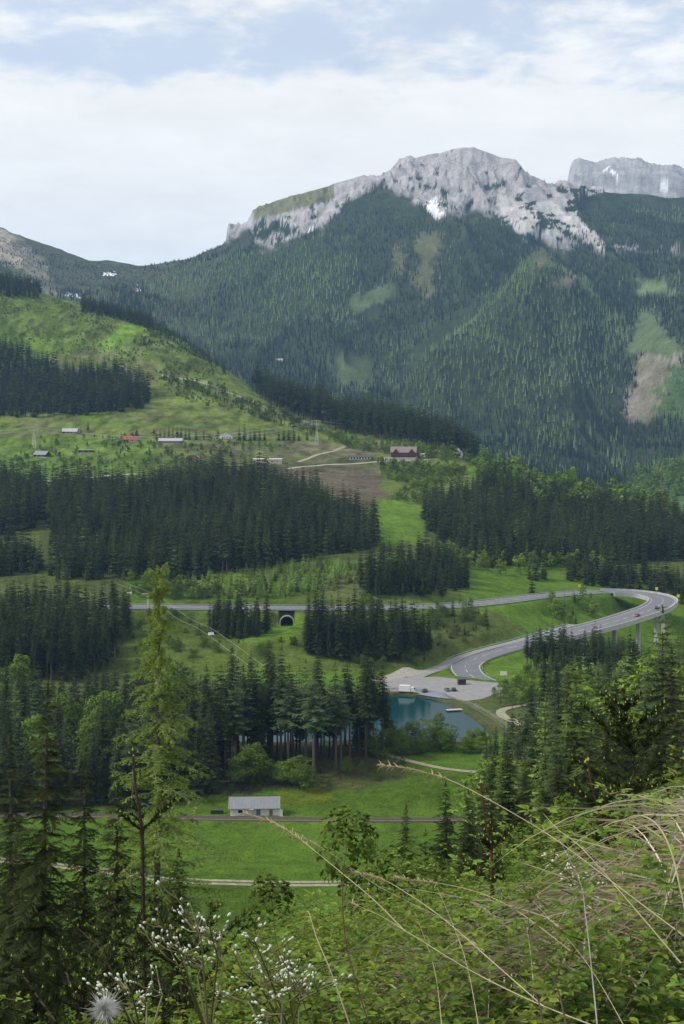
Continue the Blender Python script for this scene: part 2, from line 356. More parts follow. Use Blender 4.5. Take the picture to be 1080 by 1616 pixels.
# ------------------------------------------------------------------ the land as one sheet
s_in = np.linspace(-.262, .262, 760); so = .262 + (np.linspace(0, 1, 55)[1:] ** 1.5) * .38
SS = np.concatenate([-so[::-1], s_in, so])
def rows(a, b, st): return np.exp(np.arange(math.log(a), math.log(b), st))
yy = np.concatenate([np.linspace(-30, .9, 30), rows(1, 300, .014), rows(300, 640, .0045), rows(640, 900, .0024), rows(900, 1400, .0042), rows(1400, 2300, .005), rows(2300, 3600, .0032), rows(3600, 4700, .0015), rows(4700, 5700, .0035), rows(5700, 11900, .03)])
SG, YG = np.meshgrid(SS, yy); XG = SG * (np.maximum(YG, 0) + 28 * np.exp(-np.maximum(YG, 0) / 60))
ZT = ground(XG, YG)
UGr = 540 + F * XG / np.maximum(YG, 9); PYG = np.where(YG > 1, HY - ZT / np.maximum(YG, 1) * F, 2000)

C = lambda r, g, b: np.array((r, g, b))
GRASS = C(.122, .215, .028); GRASS2 = C(.150, .200, .042); ROUGHG = C(.105, .135, .040); BROWN = C(.115, .092, .062)
DUFF = C(.040, .038, .022); ROCK = C(.40, .385, .385); SCREE = C(.50, .49, .47); MEAD = C(.110, .150, .065); GRAV = C(.30, .29, .27)
ALP = C(.180, .185, .095); PINE = C(.035, .055, .030)
n1 = fbm(XG / 30, YG / 30, 5, 41); n2 = fbm(XG / 8, YG / 8, 4, 43); n3 = fbm(XG / 160, YG / 160, 4, 44)
wu = UGr + fbm(UGr / 22, PYG / 14, 5, 51, .6) * np.interp(YG, [300, 3000], [16, 26]); wp = PYG + fbm(UGr / 22, PYG / 14, 5, 52, .6) * np.interp(YG, [300, 3000], [9, 16])
jit = [(rng.normal(0, 3.5, XG.shape), rng.normal(0, 2.0, XG.shape)) for _ in range(3)]
cc = np.zeros(XG.shape + (3,)); base = ROUGHG[None, None] * (1 + .25 * n1[..., None])
cc[:] = base
def paint(m, col, a=1.0, var=.12):
    mm = (m.astype(float) * a)[..., None]; cc[:] = cc * (1 - mm) + (col * (1 + var * n1[..., None] + var * n2[..., None])) * mm
def region(poly, d0, d1, col, a=1., var=.12):
    xs, ys = zip(*poly); bb = (wu > min(xs) - 30) & (wu < max(xs) + 30) & (wp > min(ys) - 25) & (wp < max(ys) + 25) & (YG > d0) & (YG < d1)
    mk = np.zeros(XG.shape)
    for ju, jp in jit: mk[bb] += inpoly(wu[bb] + ju[bb], wp[bb] + jp[bb], poly) / 3.
    paint(mk, col, a, var)
ss = lambda v, a, b: np.clip((v - a) / (b - a), 0, 1) ** 2 * (3 - 2 * np.clip((v - a) / (b - a), 0, 1))
# near bank
paint(YG < 60, C(.050, .065, .022), 1, .4); paint((YG < 300) & (YG >= 60), C(.055, .080, .022), 1, .3)
# valley meadow
valley = (YG > 296) & (YG < 545) & (PYG > 1210 - 12 * (UGr > 560))
paint(valley, GRASS, 1, .10)
paint((YG > 296) & (YG < 560) & (UGr > 480), GRASS, 1, .1)
paint((YG > 400) & (YG < 440) & (UGr > 300) & (UGr < 520) & (n3 + n1 * .6 > .0), C(.17, .16, .075), .75)
paint((YG > 300) & (YG < 390) & (UGr < 520), GRASS * .8, .6, .25)
region([(440, 1248), (520, 1240), (525, 1275), (440, 1275)], 400, 520, C(.22, .21, .02), ss(n2 + n1 * .4, -.3, .3) * .6)
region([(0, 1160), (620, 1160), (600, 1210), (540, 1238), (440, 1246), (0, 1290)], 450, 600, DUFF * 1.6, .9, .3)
region([(505, 1195), (640, 1190), (640, 1228), (560, 1250), (505, 1250)], 440, 560, C(.13, .12, .06), .7, .3)
# behind the pond, the loop and the hill behind
region([(200, 900), (640, 880), (760, 900), (1100, 930), (1100, 1080), (620, 1085), (200, 1070)], 620, 960, GRASS * 1.0, 1., .12)
region([(200, 955), (560, 940), (640, 965), (760, 1000), (690, 1035), (620, 1060), (300, 1060), (200, 1060)], 620, 800, GRASS2 * .85, .8, .25)
region([(560, 905), (740, 900), (770, 935), (650, 957), (560, 957)], 760, 960, ROUGHG * 1.3, .7, .25)
region([(620, 965), (780, 965), (830, 1000), (700, 1040), (640, 1050), (560, 1060), (600, 1030), (690, 1010), (690, 985)], 650, 800, C(.10, .12, .04), .75, .3)
region([(736, 895), (900, 893), (925, 930), (780, 950), (735, 930)], 760, 960, GRASS, 1, .08)
region([(380, 1015), (400, 1000), (440, 985), (475, 965), (480, 990), (460, 1015)], 650, 780, GRASS * 1.2, 1, .08)
region([(505, 915), (560, 895), (585, 920), (560, 945), (505, 940)], 760, 900, C(.16, .14, .08), .5)
region([(585, 795), (660, 770), (668, 810), (672, 850), (600, 866), (598, 830)], 900, 1250, GRASS * 1.15, 1, .05)
region([(380, 735), (500, 725), (610, 735), (612, 780), (560, 800), (500, 770), (420, 750)], 1000, 1500, C(.150, .125, .085), .95, .25)
region([(430, 726), (610, 728), (612, 742), (430, 738)], 1150, 1500, ROUGHG, .5)
region([(600, 722), (720, 722), (780, 745), (720, 790), (640, 790), (600, 765)], 1100, 1500, GRASS2, .9, .2)
region([(740, 722), (800, 725), (770, 748), (735, 750)], 1150, 1500, GRASS * 1.2, 1)
vil = (YG > 1150) & (YG < 2300) & (UGr < 760)
paint(vil & (PYG < 722), GRASS2 * .95, 1, .25)
paint(vil & (PYG < 722) & (n1 + n2 * .7 > .12), C(.14, .13, .075), .55, .3)
paint(vil & (PYG < 722) & (n1 + n3 < -.1), GRASS * .9, .7, .2)
region([(0, 690), (260, 690), (300, 720), (250, 745), (30, 770), (0, 760)], 1150, 1600, GRASS * 1.05, .6, .2)
region([(250, 690), (440, 712), (430, 728), (240, 726)], 1150, 1600, C(.13, .14, .06), .7, .2)
region([(430, 700), (600, 690), (640, 718), (560, 722), (440, 722)], 1150, 1700, C(.17, .15, .10), .75, .3)
region([(250, 600), (330, 600), (500, 670), (560, 690), (560, 705), (470, 690), (330, 660), (200, 640)], 1400, 2100, GRASS2, .8, .2)
# upper left hill: bright scrubby meadow with ski runs
region([(-200, 440), (60, 462), (190, 497), (240, 512), (400, 620), (330, 610), (230, 560), (100, 540), (0, 520), (-200, 480)], 1600, 2400, C(.105, .150, .030), .9, .22)
region([(150, 548), (205, 512), (245, 508), (240, 518), (200, 540), (165, 556)], 1600, 2400, GRASS * 1.25, 1, .05)
region([(185, 545), (245, 540), (300, 535), (305, 542), (250, 549), (200, 556)], 1600, 2400, C(.15, .20, .06), 1, .05)
region([(255, 590), (330, 602), (420, 640), (500, 668), (500, 674), (410, 650), (320, 612), (255, 598)], 1400, 2200, C(.14, .20, .05), .9, .1)
region([(0, 820), (60, 835), (75, 862), (75, 880), (60, 860), (0, 838)], 820, 1100, GRASS2, 1)
region([(30, 898), (130, 905), (130, 920), (60, 915)], 780, 950, GRASS2, 1)
# the mountain
mt = YG > 2300
paint(mt, C(.042, .060, .028), 1, .3)
region([(530, 556), (590, 556), (585, 612), (528, 606)], 2400, 3600, MEAD, .95)
region([(545, 470), (600, 452), (630, 455), (600, 480), (560, 492), (590, 500), (560, 485)], 2400, 4000, MEAD * 1.1, .9)
region([(618, 390), (640, 385), (632, 430), (618, 430)], 2400, 4200, ALP * .8, .8)
region([(660, 370), (705, 360), (690, 420), (680, 470), (655, 470)], 2400, 4200, ALP * .8, .8)
region([(500, 572), (570, 530), (700, 500), (640, 560), (600, 600)], 2400, 3600, MEAD * .7, .6)
region([(835, 400), (850, 392), (880, 415), (850, 425)], 2400, 4200, ALP * .9, .9)
region([(880, 440), (915, 430), (912, 450), (885, 456)], 2400, 4200, C(.26, .22, .16), .9)
region([(1000, 440), (1060, 440), (1060, 462), (1005, 462)], 2400, 4500, MEAD * 1.35, .95)
region([(1005, 487), (1030, 485), (1035, 510), (1075, 545), (1080, 562), (980, 560), (1000, 520)], 2200, 4500, MEAD * 1.1, .95)
region([(1010, 562), (1100, 562), (1060, 580), (1040, 640), (1025, 668), (980, 662), (1000, 620)], 2200, 4500, C(.22, .205, .14), .85, .3)
region([(985, 650), (1000, 620), (1012, 590), (1020, 600), (1010, 640), (1000, 665)], 2200, 4500, C(.30, .26, .22), .7, .3)
region([(1005, 563), (1100, 561), (1100, 568), (1005, 569)], 2200, 4500, C(.32, .28, .24), .8)
region([(1035, 640), (1060, 575), (1100, 575), (1100, 660), (1030, 660)], 2200, 4500, C(.08, .14, .04), .9, .2)
region([(1000, 735), (1100, 715), (1100, 800), (1005, 790)], 1900, 2700, C(.08, .15, .035), .95, .2)
# left saddle
sad = mt & (YG > 3300) & (UGr < 350)
paint(mt * ss(YG, 3100, 3500) * ss(-UGr - 60 * n3, -420, -260), C(.075, .085, .045), 1, .3)
region([(-60, 350), (25, 362), (50, 400), (110, 462), (130, 478), (60, 470), (20, 400), (-60, 390)], 3000, 4800, C(.20, .19, .14), .8, .3)
region([(-60, 358), (10, 368), (40, 410), (30, 415), (-60, 400)], 3000, 4800, C(.40, .35, .28), .7, .3)
# grassy dome behind the crags, pines below them
hi = (YG > 3450) & (YG < 5000)
rm = rockmask(UGr, YG, np.where(YG > 1, ZT, 0)); rm = np.clip(rm, 0, 1)
paint(hi & (UGr > 392) & (UGr < 540) & (PYG < 349 - .15 * (UGr - 400) + 6 * n1), ALP, 1, .15)
dome = hi & (UGr > 400) & (UGr < 528) & (PYG < 348 - .27 * (UGr - 400) + 5 * n1)
crk = fbm(UGr / 7 - PYG / 9, PYG / 7, 4, 67); crk2 = ridged(UGr / 13 - PYG / 16, PYG / 11, 3, 68); rkc = ROCK * (1 + .10 * n2 + .22 * crk - .28 * np.clip(crk2 - .62, 0, 1) * 2)[..., None]; sc_ = hi & (UGr > 790) & (UGr < 955) & (PYG > 318 + (860 - UGr) * .15)
rkc = np.where(sc_[..., None], SCREE * (1 + .05 * n2[..., None]), rkc)
rmm = (rm * ~dome)[..., None]; cc[:] = cc * (1 - rmm) + rkc * rmm
# dwarf pine tongues running into the rock
tong = fbm(UGr / 13, PYG / 7, 5, 61) + .35 * fbm(UGr / 40, PYG / 20, 3, 62)
edge = np.interp(UGr, [350, 450, 560, 700, 800, 950], [378, 345, 325, 330, 360, 392])
lim = np.interp(PYG, [235, 280, 320, 350, 395], [.62, .42, .30, .16, .0]) + np.where(sc_, .18, 0)
pm = hi & (rm > .3) & ~dome & (UGr > 395) & (tong > lim)
cc[pm] = PINE * 1.1
for pg in ([(575, 300), (610, 275), (600, 310), (560, 345), (520, 350)], [(820, 322), (850, 335), (882, 352), (878, 362), (850, 350), (822, 334)], [(880, 360), (915, 372), (945, 395), (915, 392)], [(890, 300), (920, 308), (950, 330), (935, 360), (905, 325)], [(770, 335), (800, 345), (830, 370), (850, 395), (810, 378)], [(655, 318), (678, 320), (672, 338), (656, 332)], [(392, 352), (450, 346), (455, 360), (440, 368), (395, 368)]):
    q = hi & inpoly(wu, wp, pg) & (n2 > -.35); cc[q] = PINE
far = (YG > 5000); cc[far] = (C(.36, .36, .37) * (1 + .1 * n2[..., None]))[far]
for pg in ([(675, 318), (686, 313), (693, 320), (690, 336), (684, 337), (676, 328)], [(488, 362), (498, 354), (496, 362), (490, 368)], [(92, 459), (112, 464), (130, 473), (112, 468)], [(160, 434), (170, 431), (182, 431), (178, 435), (164, 437)], [(955, 265), (965, 264), (976, 275), (968, 276)], [(1026, 287), (1048, 296), (1058, 297), (1052, 301), (1040, 297)], [(214, 445), (222, 458), (219, 462)], [(680, 337), (700, 333), (704, 341), (684, 345)]):
    cc[(YG > 3000) & inpoly(UGr + n2 * 7, PYG + n1 * 5, pg)] = C(.85, .87, .9)
# gravel of the car park and yards
lot = inpoly(XG + n2 * .6, YG + n2 * .6, LOT); paint(lot, GRAV * .95, 1, .06)
dpond, _ = polydist(np.where((YG > 500) & (YG < 680), XG, 9e3), YG, POND + POND[:1])
pin = inpoly(XG, YG, PONDXY)
paint((dpond < 2.2) & ~pin, C(.10, .105, .045), .8, .3); paint(pin, C(.05, .07, .06), 1, .1)
paint((dpond > 8.5) & (dpond < 11) & ~pin & (UGr > 600) & (UGr < 800) & (PYG < 1168), C(.26, .25, .19), .7)
hm = (YG > 1250) & (YG < 2300) & (UGr < 760); mot = fbm(XG / 9, YG / 16, 4, 66); cc[hm] *= (1 + .75 * mot[..., None])[hm]; cc = np.clip(cc, .01, .95)

m, t, b = new_mat('land'); nn = t.nodes; lk = t.links
at = nn.new('ShaderNodeAttribute'); at.attribute_name = 'tint'; geo = nn.new('ShaderNodeNewGeometry')
def tnoise(scale, det=6, ro=.6):
    n = nn.new('ShaderNodeTexNoise'); n.inputs['Scale'].default_value = scale; n.inputs['Detail'].default_value = det; n.inputs['Roughness'].default_value = ro
    lk.new(geo.outputs['Position'], n.inputs['Vector']); return n.outputs[0]
a1, a2, a3 = tnoise(1.2, 8, .7), tnoise(.2, 10, .78), tnoise(.02, 9, .75)
def mm_(op, a, b_, c=None):
    n = nn.new('ShaderNodeMath'); n.operation = op
    for i, v in enumerate((a, b_, c)):
        if v is None: continue
        if isinstance(v, (int, float)): n.inputs[i].default_value = v
        else: lk.new(v, n.inputs[i])
    return n.outputs[0]
sm = mm_('ADD', mm_('ADD', a1, a2), a3); sm = mm_('SUBTRACT', sm, 1.5)
fac = mm_('MULTIPLY_ADD', sm, 1.9, 1.0); fac = mm_('MAXIMUM', fac, .35)
vm = nn.new('ShaderNodeVectorMath'); vm.operation = 'SCALE'; lk.new(at.outputs['Color'], vm.inputs[0]); lk.new(fac, vm.inputs['Scale'])
lk.new(vm.outputs[0], b.inputs['Base Color']); b.inputs['Roughness'].default_value = .9; b.inputs['Specular IOR Level'].default_value = .02
bp = nn.new('ShaderNodeBump'); bp.inputs['Strength'].default_value = .6; bp.inputs['Distance'].default_value = .25; lk.new(a1, bp.inputs['Height'])
bp2 = nn.new('ShaderNodeBump'); bp2.inputs['Strength'].default_value = .8; bp2.inputs['Distance'].default_value = 6.; lk.new(a2, bp2.inputs['Height'])
lk.new(bp.outputs[0], bp2.inputs['Normal']); lk.new(bp2.outputs[0], b.inputs['Normal'])
LAND = m
ny, nx = XG.shape; idx = np.arange(ny * nx).reshape(ny, nx)
quads = np.stack([idx[:-1, :-1], idx[:-1, 1:], idx[1:, 1:], idx[1:, :-1]], -1).reshape(-1, 4)
V = np.stack([XG, YG, ZT], -1).reshape(-1, 3)
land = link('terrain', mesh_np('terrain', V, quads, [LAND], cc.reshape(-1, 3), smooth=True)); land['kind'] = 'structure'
print('land quads', len(quads), 'z', ZT.min(), ZT.max(), 'x', XG.min(), XG.max())
# ------------------------------------------------------------------ builders for made things
class MB:
    def __init__(s): s.v = []; s.f = []; s.m = []
    def add(s, vs, fs, mi=0):
        k = len(s.v); s.v += [tuple(map(float, q)) for q in vs]; s.f += [tuple(i + k for i in f) for f in fs]; s.m += [mi] * len(fs); return s
    def box(s, c, d, rz=0, mi=0, top=1.0):
        x, y, z = d[0] / 2, d[1] / 2, d[2] / 2; cs, sn = math.cos(rz), math.sin(rz); vs = []
        for a, b_, e in ((-1, -1, -1), (1, -1, -1), (1, 1, -1), (-1, 1, -1), (-1, -1, 1), (1, -1, 1), (1, 1, 1), (-1, 1, 1)):
            q = top if e > 0 else 1; px, py = a * x * q, b_ * y * q; vs.append((c[0] + px * cs - py * sn, c[1] + px * sn + py * cs, c[2] + e * z))
        return s.add(vs, [(0, 3, 2, 1), (4, 5, 6, 7), (0, 1, 5, 4), (1, 2, 6, 5), (2, 3, 7, 6), (3, 0, 4, 7)], mi)
    def tube(s, pts, rad, n=6, mi=0, cap=True):
        pts = [Vector(p) for p in pts]; rad = rad if hasattr(rad, '__len__') else [rad] * len(pts); vs = []; fs = []
        for i, p in enumerate(pts):
            t = (pts[min(i + 1, len(pts) - 1)] - pts[max(i - 1, 0)]).normalized()
            a = t.cross(Vector((0, 0, 1)) if abs(t.z) < .9 else Vector((1, 0, 0))).normalized(); b_ = t.cross(a)
            for j in range(n):
                w_ = 2 * math.pi * j / n; vs.append(p + (a * math.cos(w_) + b_ * math.sin(w_)) * rad[i])
        for i in range(len(pts) - 1):
            for j in range(n): fs.append((i * n + j, i * n + (j + 1) % n, (i + 1) * n + (j + 1) % n, (i + 1) * n + j))
        if cap: fs += [tuple(range(n)), tuple(range(len(vs) - 1, len(vs) - n - 1, -1))]
        return s.add(vs, fs, mi)
    def prism(s, prof, y0, y1, mi=0):
        """profile of (x, z) swept along y"""
        n = len(prof); vs = [(x, y0, z) for x, z in prof] + [(x, y1, z) for x, z in prof]
        return s.add(vs, [tuple(range(n)), tuple(range(2 * n - 1, n - 1, -1))] + [(i, (i + 1) % n, (i + 1) % n + n, i + n)[::-1] for i in range(n)], mi)
    def build(s, name, mats, parent=None, loc=None, smooth=False):
        me = bpy.data.meshes.new(name); me.from_pydata(s.v, [], s.f)
        mats = mats if isinstance(mats, (list, tuple)) else [mats]
        for m in mats: me.materials.append(m)
        me.polygons.foreach_set('material_index', s.m)
        if smooth: me.polygons.foreach_set('use_smooth', [True] * len(s.f))
        me.update(); return link(name, me, parent, loc)
def ribbon(pts, a, b, zo=0., drape_=False, thick=0.):
    """strip along pts between the offsets a and b to the right of the direction of travel"""
    mb = MB(); vs = []; n = len(pts)
    for i, p in enumerate(pts):
        t = np.array(pts[min(i + 1, n - 1)][:2]) - np.array(pts[max(i - 1, 0)][:2]); t = t / (np.linalg.norm(t) + 1e-9); r = np.array((t[1], -t[0]))
        for o in (a, b):
            x, y = p[0] + r[0] * o, p[1] + r[1] * o; z = (G1(x, y) if drape_ else p[2]) + zo; vs.append((x, y, z))
            if thick: vs.append((x, y, z - thick))
    if not thick: fs = [(2 * i, 2 * i + 1, 2 * i + 3, 2 * i + 2) for i in range(n - 1)]
    else:
        fs = []
        for i in range(n - 1):
            k = 4 * i; q = k + 4
            fs += [(k, k + 2, q + 2, q), (k + 1, q + 1, q + 3, k + 3), (k, q, q + 1, k + 1), (k + 2, k + 3, q + 3, q + 2)]
        fs += [(0, 1, 3, 2), (4 * n - 4, 4 * n - 2, 4 * n - 1, 4 * n - 3)]
    return mb.add(vs, fs)
def resample(pts, step):
    pts = [np.array(p, float) for p in pts]; acc = [0]
    for a, b_ in zip(pts[:-1], pts[1:]): acc.append(acc[-1] + np.linalg.norm(b_ - a))
    q = np.arange(0, acc[-1], step); A = np.array(pts)
    return [np.array([np.interp(s, acc, A[:, k]) for k in range(3)]) for s in q]
def along(pts, o, zo=0):
    res = []; n = len(pts)
    for i, p in enumerate(pts):
        t = np.array(pts[min(i + 1, n - 1)][:2]) - np.array(pts[max(i - 1, 0)][:2]); t = t / (np.linalg.norm(t) + 1e-9)
        res.append(np.array((p[0] + t[1] * o, p[1] - t[0] * o, p[2] + zo)))
    return res

M = dict(
 asphalt=mat('asphalt', (.150, .152, .165), .85, var=.08, scale=.3), asphalt_old=mat('asphalt_old', (.24, .235, .23), .9, var=.1, scale=.3),
 line=mat('road_paint', (.62, .62, .60), .7, var=.1, scale=2), concrete=mat('concrete', (.42, .42, .40), .85, var=.12, scale=.35, bump=.1),
 steel=mat('galvanised_steel', (.46, .47, .48), .45, .6, .08), gravel=mat('gravel', (.30, .285, .24), .95, var=.2, scale=1.2), track=mat('farm_track', (.27, .245, .17), .95, var=.25, scale=.9),
 ballast=mat('ballast', (.17, .145, .125), .95, var=.25, scale=3), rust=mat('rail_steel', (.20, .17, .15), .5, .5, .1), sleeper=mat('sleeper', (.11, .085, .065), .9),
 white=mat('white_render', (.74, .74, .72), .85, var=.07, scale=.8), cream=mat('cream_render', (.52, .45, .30), .85, var=.08), greyroof=mat('grey_roof_sheet', (.21, .22, .235), .6, var=.08, scale=.7),
 tin=mat('pale_metal_roof', (.42, .43, .44), .45, .3, .1), darkroof=mat('dark_roof', (.075, .07, .07), .7), brownwood=mat('brown_boards', (.075, .045, .030), .85, var=.2), darkwood=mat('dark_boards', (.035, .028, .024), .85, var=.2),
 redroof=mat('red_roof', (.30, .08, .055), .75, var=.15), redwood=mat('red_brown_boards', (.16, .045, .035), .85, var=.2), hotelroof=mat('grey_brown_shingle', (.20, .165, .15), .8, var=.15, scale=.8),
 glass=mat('window_glass', (.02, .025, .03), .12, var=.02, spec=.6), blue=mat('blue_grey_door', (.12, .17, .26), .6), ochre=mat('ochre_door', (.30, .17, .055), .7), woodgrey=mat('weathered_wood', (.17, .155, .135), .9, var=.2),
 palewood=mat('pale_boards', (.42, .38, .31), .85, var=.12), tarp=mat('grey_tarpaulin', (.17, .19, .24), .5, var=.1), tyre=mat('tyre_rubber', (.015, .015, .016), .85), carwhite=mat('white_paint', (.70, .70, .70), .35, var=.02, spec=.5),
 carred=mat('red_car_paint', (.40, .02, .02), .3, var=.02, spec=.5), cardark=mat('dark_car_paint', (.022, .025, .032), .3, var=.02, spec=.5), carsilver=mat('grey_car_paint', (.22, .23, .25), .3, .4, .02), yellow=mat('yellow_sign', (.75, .60, .04), .5, var=.03),
 orange=mat('orange_paint', (.60, .24, .02), .5, var=.05), black=mat('black_shade', (.012, .012, .012), .9, var=.05), bark=mat('bark', (.105, .085, .070), .95, var=.35, scale=6, bump=.5, obj_random=.25), barkgrey=mat('grey_bark', (.17, .16, .15), .95, var=.35, scale=7, bump=.6),
 deadwood=mat('bleached_timber', (.36, .31, .24), .9, var=.25), box=mat('grey_cabinet', (.30, .32, .30), .6))

# water
m, t, b = new_mat('water'); M['water'] = m
b.inputs['Base Color'].default_value = (.005, .040, .043, 1); b.inputs['Roughness'].default_value = .06; b.inputs['IOR'].default_value = 1.33; b.inputs['Specular IOR Level'].default_value = .12
wn = t.nodes.new('ShaderNodeTexNoise'); wn.inputs['Scale'].default_value = 1.1; wn.inputs['Detail'].default_value = 4; wg = t.nodes.new('ShaderNodeNewGeometry'); t.links.new(wg.outputs['Position'], wn.inputs['Vector'])
wb = t.nodes.new('ShaderNodeBump'); wb.inputs['Strength'].default_value = .25; wb.inputs['Distance'].default_value = .08; t.links.new(wn.outputs[0], wb.inputs['Height']); t.links.new(wb.outputs[0], b.inputs['Normal'])
cen = np.mean(np.array(POND)[:, :2], 0)
vs = [(cen[0], cen[1], -134.75)] + [(cen[0] + (p[0] - cen[0]) * 1.02, cen[1] + (p[1] - cen[1]) * 1.03, -134.75) for p in POND]
k = len(POND); pw = MB().add(vs, [(0, i, i % k + 1) for i in range(1, k + 1)]).build('pond_water', M['water']); tag(pw, kind='structure')

# roads
HWr = resample(HW, 4.0); SRr = resample(SR, 4.0)
def struct(mb, name, m_): o = mb.build(name, m_); o['kind'] = 'structure'; return o
struct(ribbon(HWr, -7.6, 7.6, .10), 'road_surface', M['asphalt'])
mk = MB()
for o in (-6.8, 6.8, -.1): 
    if o != -.1: r_ = ribbon(HWr, o - .12, o + .12, .13); mk.add(r_.v, r_.f)
ds = resample(HW, 2.0)
for i in range(0, len(ds) - 4, 5): r_ = ribbon(ds[i:i + 4], -.11, .11, .13); mk.add(r_.v, r_.f)
struct(mk, 'road_markings', M['line'])
struct(ribbon(SRr, -3.2, 3.2, .06), 'service_road', M['asphalt_old'])
GR = drape([(700, 1052, 620, 760), (672, 1061, 620, 760), (645, 1064, 620, 740), (612, 1071, 620, 740), (585, 1080, 600, 740)], 6)
struct(ribbon(resample(GR, 3), -4, 4, .10, True), 'gravel_branch_road', M['gravel'])
lt = MB().add([(x, y, -133.93) for x, y in LOT], [tuple(range(len(LOT)))]); struct(lt, 'parking_gravel', M['asphalt_old'])
TR = [('gravel_path', [(856, 1106, 560, 660), (828, 1113, 550, 660), (800, 1118, 550, 640), (790, 1124, 540, 640), (798, 1133, 520, 640), (822, 1142, 500, 620), (838, 1152, 480, 600), (838, 1175, 450, 600)], 2.0, 'track'),
      ('footpath', [(560, 1178, 480, 560), (610, 1191, 480, 560), (650, 1202, 480, 560), (700, 1213, 470, 560), (775, 1216, 450, 560)], 1.5, 'track'),
      ('village_road', [(455, 740, 1000, 1500), (500, 735, 1000, 1500), (560, 732, 1000, 1500), (640, 727, 1000, 1500), (700, 724, 1000, 1500)], 2.8, 'gravel'),
      ('hill_track', [(470, 729, 1000, 1600), (500, 718, 1000, 1600), (530, 711, 1000, 1700), (552, 700, 1000, 1700)], 2.2, 'track'),
      ('lower_village_road', [(20, 764, 1000, 1400), (70, 760, 1000, 1400), (130, 755, 1000, 1400), (220, 748, 1000, 1400)], 2.5, 'gravel'),
      ('ski_run_track', [(256, 592, 1400, 2200), (330, 607, 1400, 2200), (420, 643, 1400, 2000), (498, 672, 1400, 1900)], 2.4, 'track'),
      ('clearing_track', [(120, 640, 1300, 2000), (200, 633, 1300, 2000), (280, 637, 1300, 2000)], 1.2, 'track')]
for nm, pts, hw, mm in TR: struct(ribbon(resample(drape(pts), 4), -hw, hw, .12, True), nm, M[mm])
struct(ribbon(resample(LANE, 3), -2.1, -.5, .05, True), 'field_lane', M['track'])
struct(ribbon(resample(LANE, 3), .5, 2.1, .05, True), 'field_lane_rut', M['track'])

# railway
rt = thing('railway_track', 'single railway line on brown ballast crossing the green meadow', 'railway track', RAIL[10])
def rel(mb, o): mb.v = [(x - o.location[0], y - o.location[1], z - o.location[2]) for x, y, z in mb.v]; return mb
RR = resample(RAIL, 4); rel(ribbon(RR, -1.9, 1.9, .05, False, .5), rt).build('ballast', M['ballast'], rt)
for o in (-.72, .72): rel(ribbon(RR, o - .05, o + .05, .36, False, .16), rt).build('rail', M['rust'], rt)
sl = MB()
for p, q in zip(resample(RAIL, .65)[:-1], resample(RAIL, .65)[1:]): sl.box((p[0], p[1], p[2] + .12), (.25, 2.5, .16), math.atan2(q[1] - p[1], q[0] - p[0]))
o = rel(sl, rt).build('sleeper_row', M['sleeper'], rt); o['kind'] = 'stuff'

# viaduct
vb = HWr_b = resample(HW[BR0:BR1 + 1], 4.0); vi = thing('road_viaduct', 'curved concrete viaduct carrying the hairpin bend on tall piers', 'viaduct', vb[len(vb) // 2])
rel(ribbon(vb, -8.6, 8.6, .02, False, 1.6), vi).build('deck', M['concrete'], vi)
for o in (-8.3, 8.3): rel(ribbon(vb, o - .22, o + .22, .95, False, .9), vi).build('parapet', M['concrete'], vi)
pl = resample(HW[BR0:BR1 + 1], 27.0)
for i, p in enumerate(pl[1:]):
    g = G1(p[0], p[1]); q = HW[min(range(len(HW)), key=lambda j: (HW[j][0] - p[0]) ** 2 + (HW[j][1] - p[1]) ** 2) + 1]; a = math.atan2(q[1] - p[1], q[0] - p[0])
    mb = MB().box((p[0], p[1], (g - 2 + p[2] - 2.3) / 2), (1.4, 2.2, p[2] - 2.3 - g + 2), a).box((p[0], p[1], p[2] - 1.9), (2.0, 8, .7), a); rel(mb, vi).build('pier', M['concrete'], vi)

def guard(pts, o, label):
    g = thing('guard_rail', label, 'guard rail', pts[0]); rel(ribbon(pts, o - .06, o + .06, .85, False, .34), g) .build('rail', M['steel'], g)
    ps = MB()
    for p in along(resample(pts, 4), o): ps.box((p[0], p[1], p[2] + .3), (.12, .12, .75))
    q = rel(ps, g).build('post_row', M['steel'], g); q['kind'] = 'stuff'
i0, i1 = BR0, BR1
guard(HW[:i0], 8.0, 'steel guard rail on the valley side of the upper road before the viaduct')
guard(HW[:i0], -8.0, 'steel guard rail on the uphill side of the upper road')
guard(HW[i1:i1 + 26], -8.0, 'steel guard rail on the outer side of the lower road below the viaduct')
guard(SR[:26], -3.6, 'pale guard rail between the lower road and the grassy slope')
guard(SR[:22], 3.4, 'low rail dividing the service road from the main road')

# tunnel portal under the upper road
tp = thing('tunnel_portal', 'dark arched tunnel mouth with a pale rim below the upper road', 'tunnel portal', P(453, 988, 742)); n_ = 14
arc = [(3.3 * math.cos(math.pi * i / n_), 2.0 + 3.0 * math.sin(math.pi * i / n_)) for i in range(n_ + 1)]; inner = [(3.3, 0)] + arc + [(-3.3, 0)]
outer = [(3.9, -.4)] + [(x * 1.18, 2 + (z - 2) * 1.2) for x, z in arc] + [(-3.9, -.4)]; k = len(inner)
mb = MB().add([(x, y, z) for y in (0, .8) for x, z in inner + outer], [])
for i in range(k - 1):
    a, b_, c, d = i, i + 1, k + i + 1, k + i; mb.f += [(a, b_, c, d), (a + 2 * k, d + 2 * k, c + 2 * k, b_ + 2 * k), (d, c, c + 2 * k, d + 2 * k), (a, a + 2 * k, b_ + 2 * k, b_)]; mb.m += [0] * 4
mb.build('arch_rim', M['concrete'], tp)
mb = MB().add([(x, y, z) for y in (.3, 9) for x, z in inner], [(i, i + k, i + 1 + k, i + 1) for i in range(k - 1)] + [tuple(range(k, 2 * k))]); mb.build('barrel', M['black'], tp)
